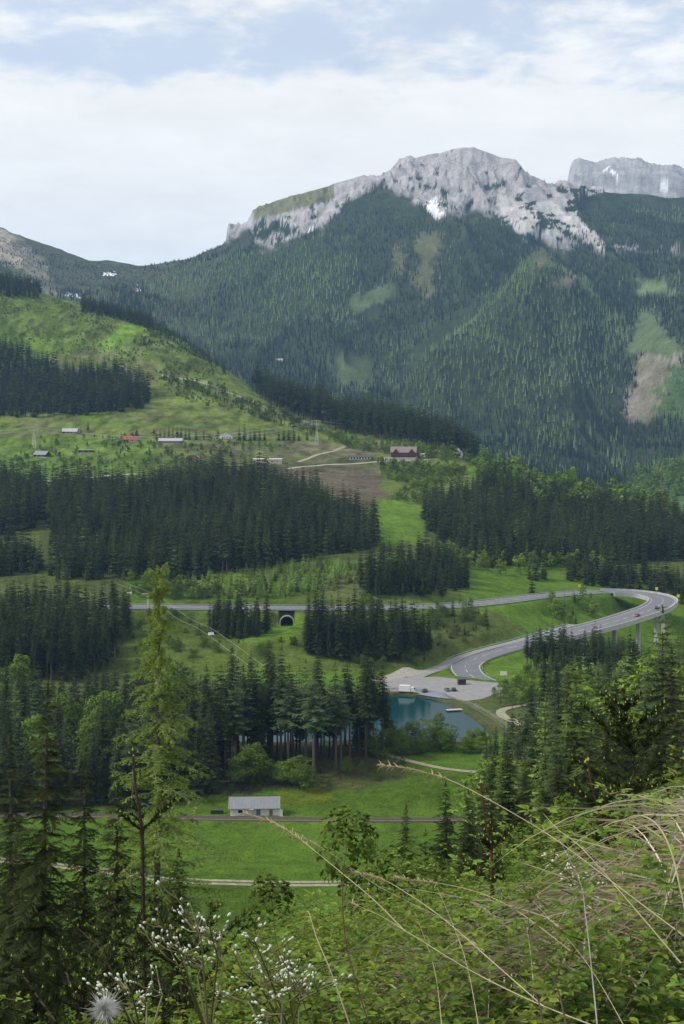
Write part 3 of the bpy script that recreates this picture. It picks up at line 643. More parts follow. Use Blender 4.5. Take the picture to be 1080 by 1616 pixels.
# sheds, houses, hotel
def house(name, label, px, py, w_, dep, wall_h, roof_h, rot, wallm, roofm, wins=3, cat='house', rows=1, lo=1000, hi=2100, base=.6, flat=False, door=True, winm='glass', loc=None, chim=False, ridge_x=True, trim=None):
    p = find(px, py, lo, hi) if loc is None else Vector(loc); h = thing(name, label, cat, p + Vector((0, dep / 2, 0)), R(rot))
    mb = MB().box((0, 0, (wall_h - 3) / 2), (w_, dep, wall_h + 3))
    ov = .5
    if not flat and ridge_x: mb.prism([(-dep / 2, wall_h), (dep / 2, wall_h), (0, wall_h + roof_h - .1)], 0, 0)
    wm = MB().box((0, 0, (wall_h - 3) / 2), (w_, dep, wall_h + 3)); rf = MB()
    if flat: rf.box((0, 0, wall_h + .15), (w_ + .8, dep + .8, .35))
    elif ridge_x:
        wm.add([(-w_ / 2, -dep / 2, wall_h), (-w_ / 2, dep / 2, wall_h), (-w_ / 2, 0, wall_h + roof_h), (w_ / 2, -dep / 2, wall_h), (w_ / 2, dep / 2, wall_h), (w_ / 2, 0, wall_h + roof_h)], [(0, 2, 1), (3, 4, 5)])
        for s in (-1, 1):
            y0, z0 = s * (dep / 2 + ov), wall_h - ov * roof_h / (dep / 2)
            vs = [(-w_ / 2 - ov, y0, z0 + .04), (w_ / 2 + ov, y0, z0 + .04), (w_ / 2 + ov, 0, wall_h + roof_h + .04), (-w_ / 2 - ov, 0, wall_h + roof_h + .04)]; vs += [(x, y, z + .22) for x, y, z in vs]
            rf.add(vs, [(0, 1, 2, 3), (4, 5, 6, 7), (0, 1, 5, 4), (1, 2, 6, 5), (2, 3, 7, 6), (3, 0, 4, 7)])
    else:
        wm.add([(-w_ / 2, -dep / 2, wall_h), (w_ / 2, -dep / 2, wall_h), (0, -dep / 2, wall_h + roof_h), (-w_ / 2, dep / 2, wall_h), (w_ / 2, dep / 2, wall_h), (0, dep / 2, wall_h + roof_h)], [(0, 1, 2), (3, 5, 4)])
        for s in (-1, 1):
            x0, z0 = s * (w_ / 2 + ov), wall_h - ov * roof_h / (w_ / 2)
            vs = [(x0, -dep / 2 - ov, z0 + .04), (x0, dep / 2 + ov, z0 + .04), (0, dep / 2 + ov, wall_h + roof_h + .04), (0, -dep / 2 - ov, wall_h + roof_h + .04)]; vs += [(x, y, z + .22) for x, y, z in vs]
            rf.add(vs, [(0, 1, 2, 3), (4, 5, 6, 7), (0, 1, 5, 4), (1, 2, 6, 5), (2, 3, 7, 6), (3, 0, 4, 7)])
    wm.build('wall', M[wallm], h); ro = rf.build('roof', M[roofm], h)
    if base: MB().box((0, 0, base / 2 - 1), (w_ + .1, dep + .1, base + 2)).build('plinth', M['concrete'], h)
    if chim: MB().box((w_ * .2, dep * .1, wall_h + roof_h), (.8, .8, 1.8)).build('chimney', M['concrete'], ro)
    for r_ in range(rows):
        for i in range(wins):
            x = -w_ / 2 + w_ * (i + .5 + (.5 if door and rows == 1 else 0)) / (wins + (1 if door and rows == 1 else 0)); z = 1.6 + 2.7 * r_
            f = MB()
            for dx, dz, sx, sz in ((-.6, 0, .1, 1.2), (.6, 0, .1, 1.2), (0, -.6, 1.3, .1), (0, .6, 1.3, .1)): f.box((x + dx, -dep / 2 - .05, z + dz), (sx, .12, sz))
            fo = f.build('window', M['white' if trim is None else trim], h); MB().box((x, -dep / 2 - .02, z), (1.12, .06, 1.12)).build('pane', M[winm], fo)
    if door: MB().box((-w_ / 2 + 1.3, -dep / 2 - .04, 1.05), (1.0, .1, 2.1)).build('door', M['darkwood'], h)
    return h
# meadow shed: built by hand, it is the nearest building
p = Vector(P(401, 1281, 452)); p.z = -134.6
sh = thing('field_shed', 'long white shed with a grey roof and a blue door beside the railway', 'shed', p + Vector((0, 3.2, 0)), R(2))
MB().box((0, 0, 1.1), (15.2, 6.0, 3.2)).add([(-7.6, -3, 2.7), (-7.6, 3, 2.7), (-7.6, .6, 4.9), (7.6, -3, 2.7), (7.6, 3, 2.7), (7.6, .6, 4.9)], [(0, 2, 1), (3, 4, 5)]).build('wall', M['white'], sh)
MB().box((0, -.02, -.35), (15.3, 6.12, 1.1)).build('plinth', M['concrete'], sh)
rf = MB()
for y0, z0, y1, z1 in ((-3.7, 2.45, .6, 5.05), (3.6, 2.65, .6, 5.05)):
    vs = [(-8.1, y0, z0), (8.1, y0, z0), (8.1, y1, z1), (-8.1, y1, z1)]; vs += [(x, y, z + .14) for x, y, z in vs]; rf.add(vs, [(0, 1, 2, 3), (4, 5, 6, 7), (0, 1, 5, 4), (1, 2, 6, 5), (2, 3, 7, 6), (3, 0, 4, 7)])
for i in range(17): x = -8 + i; rf.add([(x - .03, -3.7, 2.6), (x + .03, -3.7, 2.6), (x + .03, .6, 5.2), (x - .03, .6, 5.2), (x, -3.7, 2.66), (x, .6, 5.26)], [(0, 4, 5, 3), (4, 1, 2, 5)])
ro = rf.build('roof', M['greyroof'], sh)
for x in (-8.13, 8.13):
    mb = MB()
    for y0, z0, y1, z1 in ((-3.75, 2.45, .6, 5.08), (3.65, 2.65, .6, 5.08)): mb.add([(x - .06, y0, z0 - .15), (x + .06, y0, z0 - .15), (x + .06, y1, z1 - .15), (x - .06, y1, z1 - .15), (x - .06, y0, z0 + .2), (x + .06, y0, z0 + .2), (x + .06, y1, z1 + .2), (x - .06, y1, z1 + .2)], [(0, 1, 2, 3), (4, 5, 6, 7), (0, 1, 5, 4), (1, 2, 6, 5), (2, 3, 7, 6), (3, 0, 4, 7)])
    mb.build('barge_board', M['palewood'], ro)
MB().box((0, -3.78, 2.45), (16.2, .1, .12)).build('gutter', M['steel'], ro)
d_ = MB().box((1.3, -3.06, 1.15), (1.25, .1, 2.1)).build('door', M['blue'], sh); MB().box((1.75, -3.14, 1.1), (.1, .08, .1)).build('handle', M['steel'], d_)
tag(d_, 'blue grey door'); d_ = MB().box((5.3, -3.06, 1.15), (1.1, .1, 2.1)).build('door', M['ochre'], sh); tag(d_, 'ochre wooden door')
f = MB()
for dx, dz, sx, sz in ((-.65, 0, .1, .8), (.65, 0, .1, .8), (0, -.4, 1.4, .1), (0, .4, 1.4, .1)): f.box((-4.4 + dx, -3.05, 1.55 + dz), (sx, .12, sz))
fo = f.build('window', M['darkwood'], sh); MB().box((-4.4, -3.02, 1.55), (1.2, .05, .7)).build('pane', M['glass'], fo)
mb = MB(); mb.add([(7.65, -3.2, 0), (9.0, -3.6, 0), (9.0, -3.6, 1.9), (7.65, -3.2, 2.6), (7.65, -3.1, 0), (9.0, -3.5, 0), (9.0, -3.5, 1.9), (7.65, -3.1, 2.6)], [(0, 1, 2, 3), (7, 6, 5, 4), (0, 4, 5, 1), (1, 5, 6, 2), (2, 6, 7, 3)]); mb.build('wing_board', M['white'], sh)
# cabinet in front of the shed
c_ = thing('utility_cabinet', 'small grey metal cabinet standing between the shed and the rails', 'cabinet', (P(397, 1290, 450)[0], 450.5, -134.6))
MB().box((0, 0, .15), (1.3, .8, .3)).build('base', M['concrete'], c_); MB().box((0, 0, 1.4), (1.2, .7, 2.2)).box((0, -.36, 1.4), (.5, .03, 1.9)).build('body', M['box'], c_); MB().box((0, 0, 2.56), (1.35, .85, .1)).build('lid', M['steel'], c_)
s = find(343, 1284, 400, 520); c_ = thing('storage_bin', 'low dark green bin left of the white shed', 'bin', s)
MB().box((0, 0, .6), (4.0, 1.4, 1.2)).build('body', mat('bin_green', (.02, .05, .03), .6), c_); MB().box((0, 0, 1.25), (4.2, 1.6, .1)).build('lid', M['darkroof'], c_)

house('wooden_cabin', 'brown wooden cabin with a white roof highest on the left clearing', 110, 685, 15, 8, 2.6, 2.8, 0, 'brownwood', 'tin', 3, 'cabin')
house('wooden_cabin', 'brown cabin with a flat pale roof above the village road on the left', 135, 715, 14, 6, 2.8, 0, 0, 'brownwood', 'palewood', 2, 'cabin', flat=True)
house('wooden_cabin', 'dark gabled cabin at the left end of the clearing', 65, 722, 13, 9, 2.6, 3.2, -20, 'darkwood', 'greyroof', 2, 'cabin')
house('wooden_cabin', 'cabin with a red roof among small trees on the hillside', 205, 698, 14, 8, 2.5, 3.0, 8, 'cream', 'redroof', 2, 'cabin')
house('long_bungalow', 'long bungalow with a pale grey roof in front of a dark row of spruces', 269, 700, 23, 9, 2.6, 2.4, 0, 'woodgrey', 'tin', 4, 'bungalow', chim=True)
house('white_house', 'small white gabled house in the middle of the hillside', 357, 693, 12, 9, 3.2, 3.0, 12, 'white', 'greyroof', 3, 'house', ridge_x=False)
house('wooden_cabin', 'cabin with a grey roof and orange brown wall peeking over the treetops', 306, 728, 11, 8, 3.0, 3.0, 0, 'ochre', 'greyroof', 2, 'cabin', ridge_x=False)
house('low_hall', 'long low cream hall with a white flat roof behind the dark wood', 422, 731, 27, 10, 3.6, 0, 3, 'cream', 'white', 5, 'hall', flat=True)
house('dark_barrack', 'long dark wooden building with a row of white windows', 569, 726, 22, 8, 2.6, 1.6, -4, 'darkwood', 'darkroof', 8, 'building', door=False, winm='white')
p = find(638, 726, 1000, 1700)
ho = house('mountain_hotel', 'large mountain hotel with red timber walls and a grey brown roof', 638, 726, 24, 14, 7.2, 5.0, -6, 'redwood', 'hotelroof', 7, 'hotel', rows=2, loc=p, base=0, chim=True, trim='palewood')
MB().box((0, -.2, 1.2), (24.4, 14.2, 2.9)).build('white_ground_floor', M['white'], ho)
for x in (-7, 8):
    vs = [(x - 3, -8.4, 6.8), (x + 3, -8.4, 6.8), (x, -8.4, 10.4), (x - 3, 0, 6.8), (x + 3, 0, 6.8), (x, 0, 10.4)]; g = MB().add(vs, [(0, 1, 2), (0, 3, 4, 1)]).build('dormer', M['redwood'], ho)
    MB().add([(x - 3.5, -9, 6.4), (x, -9, 10.6), (x, 0, 10.6), (x - 3.5, 0, 6.4), (x + 3.5, -9, 6.4), (x + 3.5, 0, 6.4)], [(0, 1, 2, 3), (1, 4, 5, 2)]).build('dormer_roof', M['hotelroof'], g)
MB().box((0, -8.3, 3.0), (23, 2.2, .25)).box((0, -9.3, 3.6), (23, .1, 1.0)).build('balcony', M['darkwood'], ho)
house('hotel_annex', 'low white annex right of the mountain hotel', 673, 722, 10, 7, 3.2, 0, -6, 'white', 'white', 3, 'annex', flat=True, lo=1200)
house('hotel_annex', 'small white outbuilding left of the mountain hotel', 611, 727, 5, 5, 2.8, 0, 0, 'white', 'palewood', 1, 'annex', flat=True, lo=1200)
house('white_house', 'white gabled house half hidden by a tree right of the hotel', 723, 722, 8, 10, 4.2, 4.5, 10, 'white', 'tin', 2, 'house', ridge_x=False, lo=1150)
gg = house('stone_garage', 'grey garage with a dark open gate on the meadow right of the hotel', 750, 727, 16, 8, 3.2, 1.6, -5, 'woodgrey', 'greyroof', 0, 'garage', door=False, lo=1100); MB().box((-4.5, -4.05, 1.4), (3.6, .15, 2.8)).build('gate', M['black'], gg)
house('alpine_hut', 'tiny pale hut in a glade on the far wooded slope', 442, 570, 14, 9, 3, 3, 0, 'white', 'tin', 2, 'hut', lo=2300, hi=3700)

# car park
def car(label, loc, rz, paint, name='parked_car', group=None):
    c = thing(name, label, 'car', loc, rz, group)
    prof = [(-2.15, .35), (-2.2, .75), (-2.05, .95), (-1.6, 1.0), (-1.25, 1.42), (.35, 1.45), (1.05, 1.0), (1.95, .88), (2.2, .62), (2.15, .35)]
    low = [(x, z) for x, z in prof if z < 1.01]; mb = MB().prism([(-2.15, .35), (-2.2, .75), (-2.05, .95), (1.05, 1.0), (1.95, .88), (2.2, .62), (2.15, .35)][::-1], -.88, .88)
    mb.add([(-1.3, -.66, 1.44), (.35, -.66, 1.46), (.35, .66, 1.46), (-1.3, .66, 1.44), (-1.3, -.66, 1.5), (.35, -.66, 1.5), (.35, .66, 1.5), (-1.3, .66, 1.5)], [(4, 5, 6, 7), (0, 1, 5, 4), (1, 2, 6, 5), (2, 3, 7, 6), (3, 0, 4, 7)]).build('body', M[paint], c)
    MB().add([(-1.95, -.8, .97), (1.05, -.8, 1.0), (.35, -.66, 1.45), (-1.3, -.66, 1.45), (-1.95, .8, .97), (1.05, .8, 1.0), (.35, .66, 1.45), (-1.3, .66, 1.45)], [(0, 1, 2, 3), (7, 6, 5, 4), (1, 5, 6, 2), (0, 3, 7, 4)]).build('windows', M['glass'], c)
    for sx in (-1.35, 1.35):
        for sy in (-.8, .8): MB().tube([(sx, sy - .11, .33), (sx, sy + .11, .33)], .33, 12).build('wheel', M['tyre'], c)
    for sy in (-.6, .6): MB().box((2.17, sy, .68), (.12, .3, .14)).build('headlight', M['carwhite'], c)
    return c
LZ = -133.93
def at_lot(px, py): d = (-LZ) * F / (py - HY); return Vector(((px - 540) / F * d, d, LZ))
car('black car parked in front of the white truck at the car park', at_lot(671, 1092), R(75), 'cardark')
car('grey car parked left of another at the middle of the car park', at_lot(706, 1090), R(100), 'carsilver')
car('dark car parked right of the grey one below the brown kiosk', at_lot(716.5, 1090), R(95), 'cardark')
k_ = min(range(len(HWr)), key=lambda i: abs(px_of(HWr[i]) - 1001) + (0 if 780 < HWr[i][1] < 830 else 999)); q = along(HWr, -2.6, .1)[k_]; t_ = HWr[k_ - 1] - HWr[k_]; car('red car driving up the viaduct', Vector(q), math.atan2(t_[1], t_[0]), 'carred', 'driving_car')
k_ = min(range(len(HWr)), key=lambda i: abs(px_of(HWr[i]) - 1030) + (0 if 780 < HWr[i][1] < 835 else 999)); q = along(HWr, -2.2, .1)[k_]; t_ = HWr[k_ - 1] - HWr[k_]; car('dark car in the hairpin bend of the viaduct', Vector(q), math.atan2(t_[1], t_[0]), 'cardark', 'driving_car')
tk = thing('covered_truck', 'white covered truck parked at the pond end of the car park', 'truck', at_lot(641, 1093), R(-12))
MB().box((-.6, 0, 2.0), (5.4, 2.6, 2.5), top=.86).build('tarpaulin_body', M['carwhite'], tk); MB().box((-.3, 0, .65), (6.6, 2.0, .25)).build('chassis', M['black'], tk)
cb = MB().prism([(2.2, .7), (4.0, .7), (4.0, 1.5), (3.5, 2.5), (2.2, 2.6)][::-1], -1.1, 1.1).build('cab', M['carwhite'], tk); MB().add([(4.01, -.95, 1.55), (4.01, .95, 1.55), (3.56, .9, 2.4), (3.56, -.9, 2.4)], [(0, 1, 2, 3)]).build('windscreen', M['glass'], cb)
for sx in (-2.4, 2.9):
    for sy in (-.95, .95): MB().tube([(sx, sy - .14, .45), (sx, sy + .14, .45)], .45, 12).build('wheel', M['tyre'], tk)
ts = MB(); gx = 14; q0 = [at_lot(658, 1096), at_lot(702, 1093.5), at_lot(712, 1103.5), at_lot(690, 1101)]
vs = []
for i in range(gx + 1):
    for j in range(gx + 1):
        a, b_ = i / gx, j / gx; v = (q0[0] * (1 - a) + q0[1] * a) * (1 - b_) + (q0[3] * (1 - a) + q0[2] * a) * b_; vs.append((v.x, v.y, v.z + .1 + 1.5 * math.sin(math.pi * a) * math.sin(math.pi * b_) ** .7 + .12 * random.random()))
ts.add(vs, [(i * (gx + 1) + j, i * (gx + 1) + j + 1, (i + 1) * (gx + 1) + j + 1, (i + 1) * (gx + 1) + j) for i in range(gx) for j in range(gx)])
tag(ts.build('tarpaulin_heap', M['tarp'], smooth=True), 'blue grey tarpaulin spread over a low heap beside the pond fence', 'tarpaulin')
ki = thing('wooden_kiosk', 'small brown wooden kiosk at the back of the car park', 'kiosk', at_lot(729, 1080), R(8)); MB().box((0, 0, 1.2), (3.6, 2.4, 2.4)).build('wall', M['brownwood'], ki); MB().box((0, 0, 2.5), (4.2, 3.0, .22)).build('roof', M['darkroof'], ki); MB().box((-.5, -1.22, 1.4), (1.5, .06, .9)).build('hatch', M['darkwood'], ki)

# jetty and pond fence
je = thing('jetty', 'pale wooden jetty reaching from the bank into the pond', 'jetty', P(719, 1123, 603)); je.location.z = -134.75; je.rotation_euler = (0, 0, R(14))
dk = MB()
for i in range(26): dk.box((-3.8 + i * .3, 0, .5), (.27, 2.6, .1))
dk.box((0, -1.2, .38), (7.8, .14, .2)).box((0, 1.2, .38), (7.8, .14, .2)); dk.build('deck', M['palewood'], je)
for x in (-3.5, 0, 3.5):
    for y in (-1.1, 1.1): MB().tube([(x, y, -2), (x, y, .45)], .12, 8).build('post', M['woodgrey'], je)
fp = [p for p in POND if p[1] > 550]
fpts = smooth_line([tuple(P(u, HY + 134 / d * F, d)) for u, d in [(604, 640), (640, 641), (690, 632), (735, 610), (775, 583), (800, 560), (812, 540), (808, 520)]], 8)
pf = thing('pond_fence', 'weathered post and rail fence curving round the pond bank', 'fence', (fpts[0][0], fpts[0][1], -134)); rs = resample(fpts, 2.6); gz = [G1(p[0], p[1]) for p in rs]
for i, p in enumerate(rs): rel(MB().box((p[0], p[1], gz[i] + .5), (.16, .16, 1.5), .3), pf).build('post', M['woodgrey'], pf)
for h_ in (.45, .8, 1.12): rel(MB().tube([(p[0], p[1], g + h_) for p, g in zip(rs, gz)], .075, 5), pf).build('rail', M['woodgrey'], pf)
# signs
def sign(name, label, loc, w_, h_, zc_, m_, rz=0, cat='sign'):
    s_ = thing(name, label, cat, loc, rz); MB().tube([(0, 0, -.3), (0, 0, zc_)], .07, 8).build('pole', M['steel'], s_); MB().box((0, -.1, zc_), (w_, .06, h_)).build('board', M[m_], s_)
sign('road_sign', 'white sign board on a pole beside the lower bend', find(795, 1074, 620, 720), 3.2, 1.9, 3.4, 'white')
HH = along(HWr, -8.6, 0)
for px, lab in ((935, 'first'), (1021, 'middle'), (1050, 'last')):
    k_ = min(range(len(HWr)), key=lambda i: abs(px_of(HWr[i]) - px) + (0 if HWr[i][1] > 838 else 999)); p = HH[k_]
    sign('curve_sign', {'first': 'small yellow sign where the far side of the hairpin begins', 'middle': 'small yellow sign on the middle of the hairpin parapet', 'last': 'small yellow sign at the outermost tip of the hairpin'}[lab], Vector((p[0], p[1], p[2])), 1.6, 1.6, 3.0, 'yellow')
for k_ in range(6, len(HWr) - 4, 9):
    p = along(HWr, 8.6 if k_ % 2 else -8.6)[k_]
    if HW[BR0][1] and G1(p[0], p[1]) > p[2] - 2:
        o = MB().tube([(0, 0, -.5), (0, 0, 1.9)], .09, 6, 0).box((0, 0, 1.5), (.26, .26, .5), 0, 1).build('marker_post', [M['carwhite'], M['darkwood']], loc=Vector((p[0], p[1], G1(p[0], p[1])))); tag(o, 'thin white marker post with a dark band at the road edge', 'marker post', 'marker posts along the road')

# chairlift
lt_c = smooth_line([P(40, 838, 1180), P(100, 872, 1050), P(149, 903, 900), P(235, 938, 738), P(290, 976, 660), P(330, 996, 620), P(420, 1062, 545)], 8)
pt = P(235, 938, 738); g_ = G1(pt[0], pt[1]); ly = thing('lift_pylon', 'grey chairlift pylon with a cross arm above the road', 'pylon', (pt[0], pt[1], g_))
H_ = pt[2] - g_; MB().tube([(0, 0, -1), (0, 0, H_ + .3)], [.75, .45], 12).build('mast', M['concrete'], ly); MB().box((0, 0, H_ + .3), (6.4, .5, .5)).build('cross_arm', M['steel'], ly)
for s_ in (-1, 1): MB().box((s_ * 2.9, 0, H_ + .05), (.35, 3.2, .3)).build('sheave', M['steel'], ly)
for s_, lab in ((-2.9, 'left cable of the chairlift'), (2.9, 'right cable of the chairlift')):
    o = MB().tube([(p[0] + s_, p[1], p[2]) for p in lt_c], .045, 4).build('lift_cable', M['steel']); tag(o, 'thin ' + lab + ' running down the slope', 'cable')
def lift_chair(px, s_, lab):
    p = min(lt_c, key=lambda q: abs(px_of(q) - px)); c = thing('lift_chair', lab, 'chair', (p[0] + s_, p[1], p[2]), R(20), 'chairs hanging on the lift cable')
    MB().tube([(0, 0, 0), (0, 0, -2.6)], .06, 6).build('hanger', M['steel'], c); MB().box((0, 0, -2.7), (2.6, .9, .15)).build('seat', M['carwhite'], c); MB().box((0, .45, -2.2), (2.6, .12, 1.0)).build('backrest', M['carwhite'], c)
lift_chair(149, -2.9, 'white lift chair hanging in front of the dark wood'); lift_chair(214, -2.9, 'white lift chair hanging left of the pylon'); lift_chair(325, 2.9, 'white lift chair hanging over the green slope'); lift_chair(80, 2.9, 'white lift chair farthest up the left slope')

# power line
def lattice(px, py, H_, label, dlo=1100, dhi=1800):
    g = find(px, py, dlo, dhi); o = thing('lattice_pylon', label, 'pylon', g); mb = MB(); wd = lambda h: 2.2 - 1.9 * min(h / H_ / .75, 1) + .0
    for sx in (-1, 1):
        for sy in (-1, 1): mb.tube([(sx * wd(0), sy * wd(0), -1), (sx * wd(H_ * .75), sy * wd(H_ * .75), H_ * .75), (0, 0, H_)], .12, 4)
    for i in range(9):
        h0, h1 = H_ * i / 10, H_ * (i + 1) / 10
        for s_ in (-1, 1): mb.tube([(-wd(h0), s_ * wd(h0), h0), (wd(h1), s_ * wd(h1), h1)], .07, 4); mb.tube([(wd(h0), s_ * wd(h0), h0), (-wd(h1), s_ * wd(h1), h1)], .07, 4); mb.tube([(s_ * wd(h0), -wd(h0), h0), (s_ * wd(h1), wd(h1), h1)], .07, 4)
    mb.build('lattice_mast', M['steel'], o)
    for h in (.97, .84): MB().box((0, 0, H_ * h), (H_ * (.28 if h > .9 else .4), .25, .25)).build('cross_arm', M['steel'], o)
    return g, H_
ga, ha = lattice(54, 708, 22, 'lattice power pylon at the edge of the left wood'); gb, hb = lattice(500, 703, 26, 'lattice power pylon above the clear cut slope')
for s_, h in ((-4, .84), (4, .84), (-2.8, .97), (2.8, .97)):
    pts = []
    A = Vector(P(-160, 700, 1200)) + Vector((0, s_, h * 10)); B = ga + Vector((s_, 0, ha * h)); Cc = gb + Vector((s_, 0, hb * h)); D_ = Vector(P(700, 640, 2150))
    for p0, p1, sag in ((A, B, 3), (B, Cc, 13), (Cc, D_, 14)):
        for i in range(16): t_ = i / 16; pts.append(p0.lerp(p1, t_) - Vector((0, 0, sag * 4 * t_ * (1 - t_))))
    o = MB().tube(pts, .07, 4).build('power_cable', M['steel']); tag(o, 'thin sagging power cable strung between the two lattice pylons', 'cable', 'cables of the power line')
ex = thing('excavator', 'tiny orange excavator on the skyline of the left hill', 'excavator', find(150, 488, 1700, 2400), R(20)); MB().box((0, 0, .6), (4.2, 2.8, .9)).build('track', M['black'], ex); MB().box((0, 0, 1.9), (3.6, 2.6, 1.5)).box((.9, -.6, 3.1), (1.4, 1.2, 1.2)).build('body', M['orange'], ex); MB().tube([(1.6, 0, 2), (4.2, 0, 4.6), (6.6, 0, 3.2), (6.8, 0, 1)], .35, 6).build('boom', M['orange'], ex)
# ------------------------------------------------------------------ tree shapes
def branch_tree(seed, H, Rm, levels, per, k, crown0=.12, droop=.35, wid=.34, up=.25, c_in=(.022, .034, .014), c_tip=(.045, .068, .022), jag=.22, powr=.62, hang=.5, gaps=0., vjit=.5, sub=1):
    """needle tree crown: whorls of drooping branches, each a spine with k pairs of hanging sprays"""
    r = np.random.default_rng(seed); V = []; T = []
    c_in = np.array(c_in); c_tip = np.array(c_tip)
    for i in range(levels):
        t = (i + r.uniform(-vjit, vjit)) / levels; t = min(max(t, 0), .985); z0 = H * (crown0 + (1 - crown0) * t)
        taper = (1 - t) ** powr * (min(1, .45 + t * 4) if crown0 > .2 else min(1, .7 + t * 3)); n = max(3, int(per * (.55 + .45 * (1 - t)) + .5)); a0 = r.uniform(0, 6.28)
        for j in range(n):
            if r.random() < gaps: continue
            a = a0 + 6.283 * (j + r.uniform(-.35, .35)) / n; ln = Rm * taper * (1 + r.uniform(-jag * 1.6, jag)) + .12; el = up * (t * 1.6 - .35) + r.uniform(-.12, .12)
            dx, dy = math.cos(a), math.sin(a); sx, sy = -dy, dx
            s = np.linspace(0, 1, k + 1); rad = ln * s; zz = z0 + ln * (el * s - droop * s * s) + ln * .18 * np.maximum(s - .75, 0)
            px, py = dx * rad, dy * rad; w = ln * wid * np.sin(np.pi * np.clip(s * .8 + .18, 0, 1)) ** .8
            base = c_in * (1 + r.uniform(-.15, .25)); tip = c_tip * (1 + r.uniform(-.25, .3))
            for q in range(k):
                m = q + r.uniform(.35, .65)
                for sd in (-1, 1):
                    ww = w[q] * r.uniform(.7, 1.25) + .02; fw = ln * r.uniform(.02, .22)
                    p0 = (px[q], py[q], zz[q]); p1 = (px[q + 1], py[q + 1], zz[q + 1])
                    p2 = (px[q] + dx * fw + sx * sd * ww, py[q] + dy * fw + sy * sd * ww, zz[q] - ww * hang * r.uniform(.5, 1.5))
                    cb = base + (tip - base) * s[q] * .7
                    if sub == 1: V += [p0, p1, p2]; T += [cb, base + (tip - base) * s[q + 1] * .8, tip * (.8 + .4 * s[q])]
                    else:
                        p0, p1, p2 = map(np.array, (p0, p1, p2)); dv = (p1 - p0)
                        for g in range(sub):
                            o0 = p0 + dv * (g / sub); tp_ = p2 + dv * (g / sub) + r.normal(0, ww * .16, 3); md = (o0 + tp_) / 2; th = dv * r.uniform(.05, .12) + np.array((0, 0, -ww * .05))
                            V += [o0, tp_, md + th, o0, md - th * .8, tp_]; c_ = tip * r.uniform(.7, 1.25); T += [cb, c_, cb * 1.1, cb, cb, c_]
            V += [(px[k], py[k], zz[k]), (px[k - 1] + sx * .1 * ln, py[k - 1] + sy * .1 * ln, zz[k - 1]), (px[k] + dx * ln * .12, py[k] + dy * ln * .12, zz[k] - .02 * ln)]; T += [tip] * 3
    for j in range(4):   # leader
        a = j * 1.57; V += [(0, 0, H * 1.0), (.05 * Rm * math.cos(a), .05 * Rm * math.sin(a), H * .95), (.05 * Rm * math.cos(a + 1.6), .05 * Rm * math.sin(a + 1.6), H * .95)]; T += [c_tip] * 3
    V = np.array(V); T = np.array(T); return V, np.arange(len(V)).reshape(-1, 3), T
def trunk_np(H, r0, r1, n=8, seed=0, segs=6, lean=.0):
    r = np.random.default_rng(seed); V = []; Fq = []
    for i in range(segs + 1):
        t = i / segs; rr = r0 + (r1 - r0) * t + (r0 * .35 * (1 - t * 6) if t < 1 / 6 else 0); ox, oy = r.normal(0, r0 * .12, 2) * min(i, 1)
        for j in range(n): a = 6.283 * j / n; V.append((ox + rr * math.cos(a), oy + rr * math.sin(a), H * t - (.8 if i == 0 else 0)))
    for i in range(segs):
        for j in range(n): a, b_ = i * n + j, i * n + (j + 1) % n; Fq += [(a, b_, b_ + n), (a, b_ + n, a + n)]
    return np.array(V), np.array(Fq)
def leaf_tree(seed, H, W, n, size, c0=(.050, .105, .016), c1=(.085, .160, .026), lobes=9, base=.22):
    """broadleaf crown: leaf tufts on the skins of several irregular lobes"""
    r = np.random.default_rng(seed); L_ = []
    for i in range(lobes):
        t = (i + .5) / lobes; z = H * (base + (.93 - base) * t); rr = W * .5 * math.sin(math.pi * min(.93, .22 + t * .72)) ** .7; a = r.uniform(0, 6.28); q = rr * r.uniform(.25, .7)
        L_.append((q * math.cos(a), q * math.sin(a), z, rr * r.uniform(.45, .75), H / lobes * r.uniform(1.1, 1.9)))
    V = []; T = []; c0 = np.array(c0); c1 = np.array(c1)
    for i in range(n):
        x, y, z, rr, rz = L_[r.integers(lobes)]; d = r.normal(0, 1, 3); d /= np.linalg.norm(d) + 1e-9
        if d[2] < -.2 and r.random() < .5: d[2] *= -1
        q = r.uniform(.72, 1.08); c = np.array((x + d[0] * rr * q, y + d[1] * rr * q, max(z + d[2] * rz * q, H * .03)))
        nrm = d * np.array((1, 1, .8)) + np.array((0, 0, .35)) + r.normal(0, .45, 3); nrm /= np.linalg.norm(nrm); a = np.cross(nrm, r.normal(0, 1, 3)); a /= np.linalg.norm(a) + 1e-9; b_ = np.cross(nrm, a); s = size * r.uniform(.6, 1.3)
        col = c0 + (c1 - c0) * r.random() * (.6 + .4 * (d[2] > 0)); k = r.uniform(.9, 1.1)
        V += [c + a * s, c + b_ * s * .6 - a * s * .2 + nrm * s * .2, c - b_ * s * .6 - a * s * .35 + nrm * s * .15, c + b_ * s * 1.0 + a * s * .15, c - a * s * .9 + b_ * s * .15, c + b_ * s * .1 + nrm * s * .25]; T += [col * k] * 6
    return np.array(V), np.arange(len(V)).reshape(-1, 3), np.array(T)

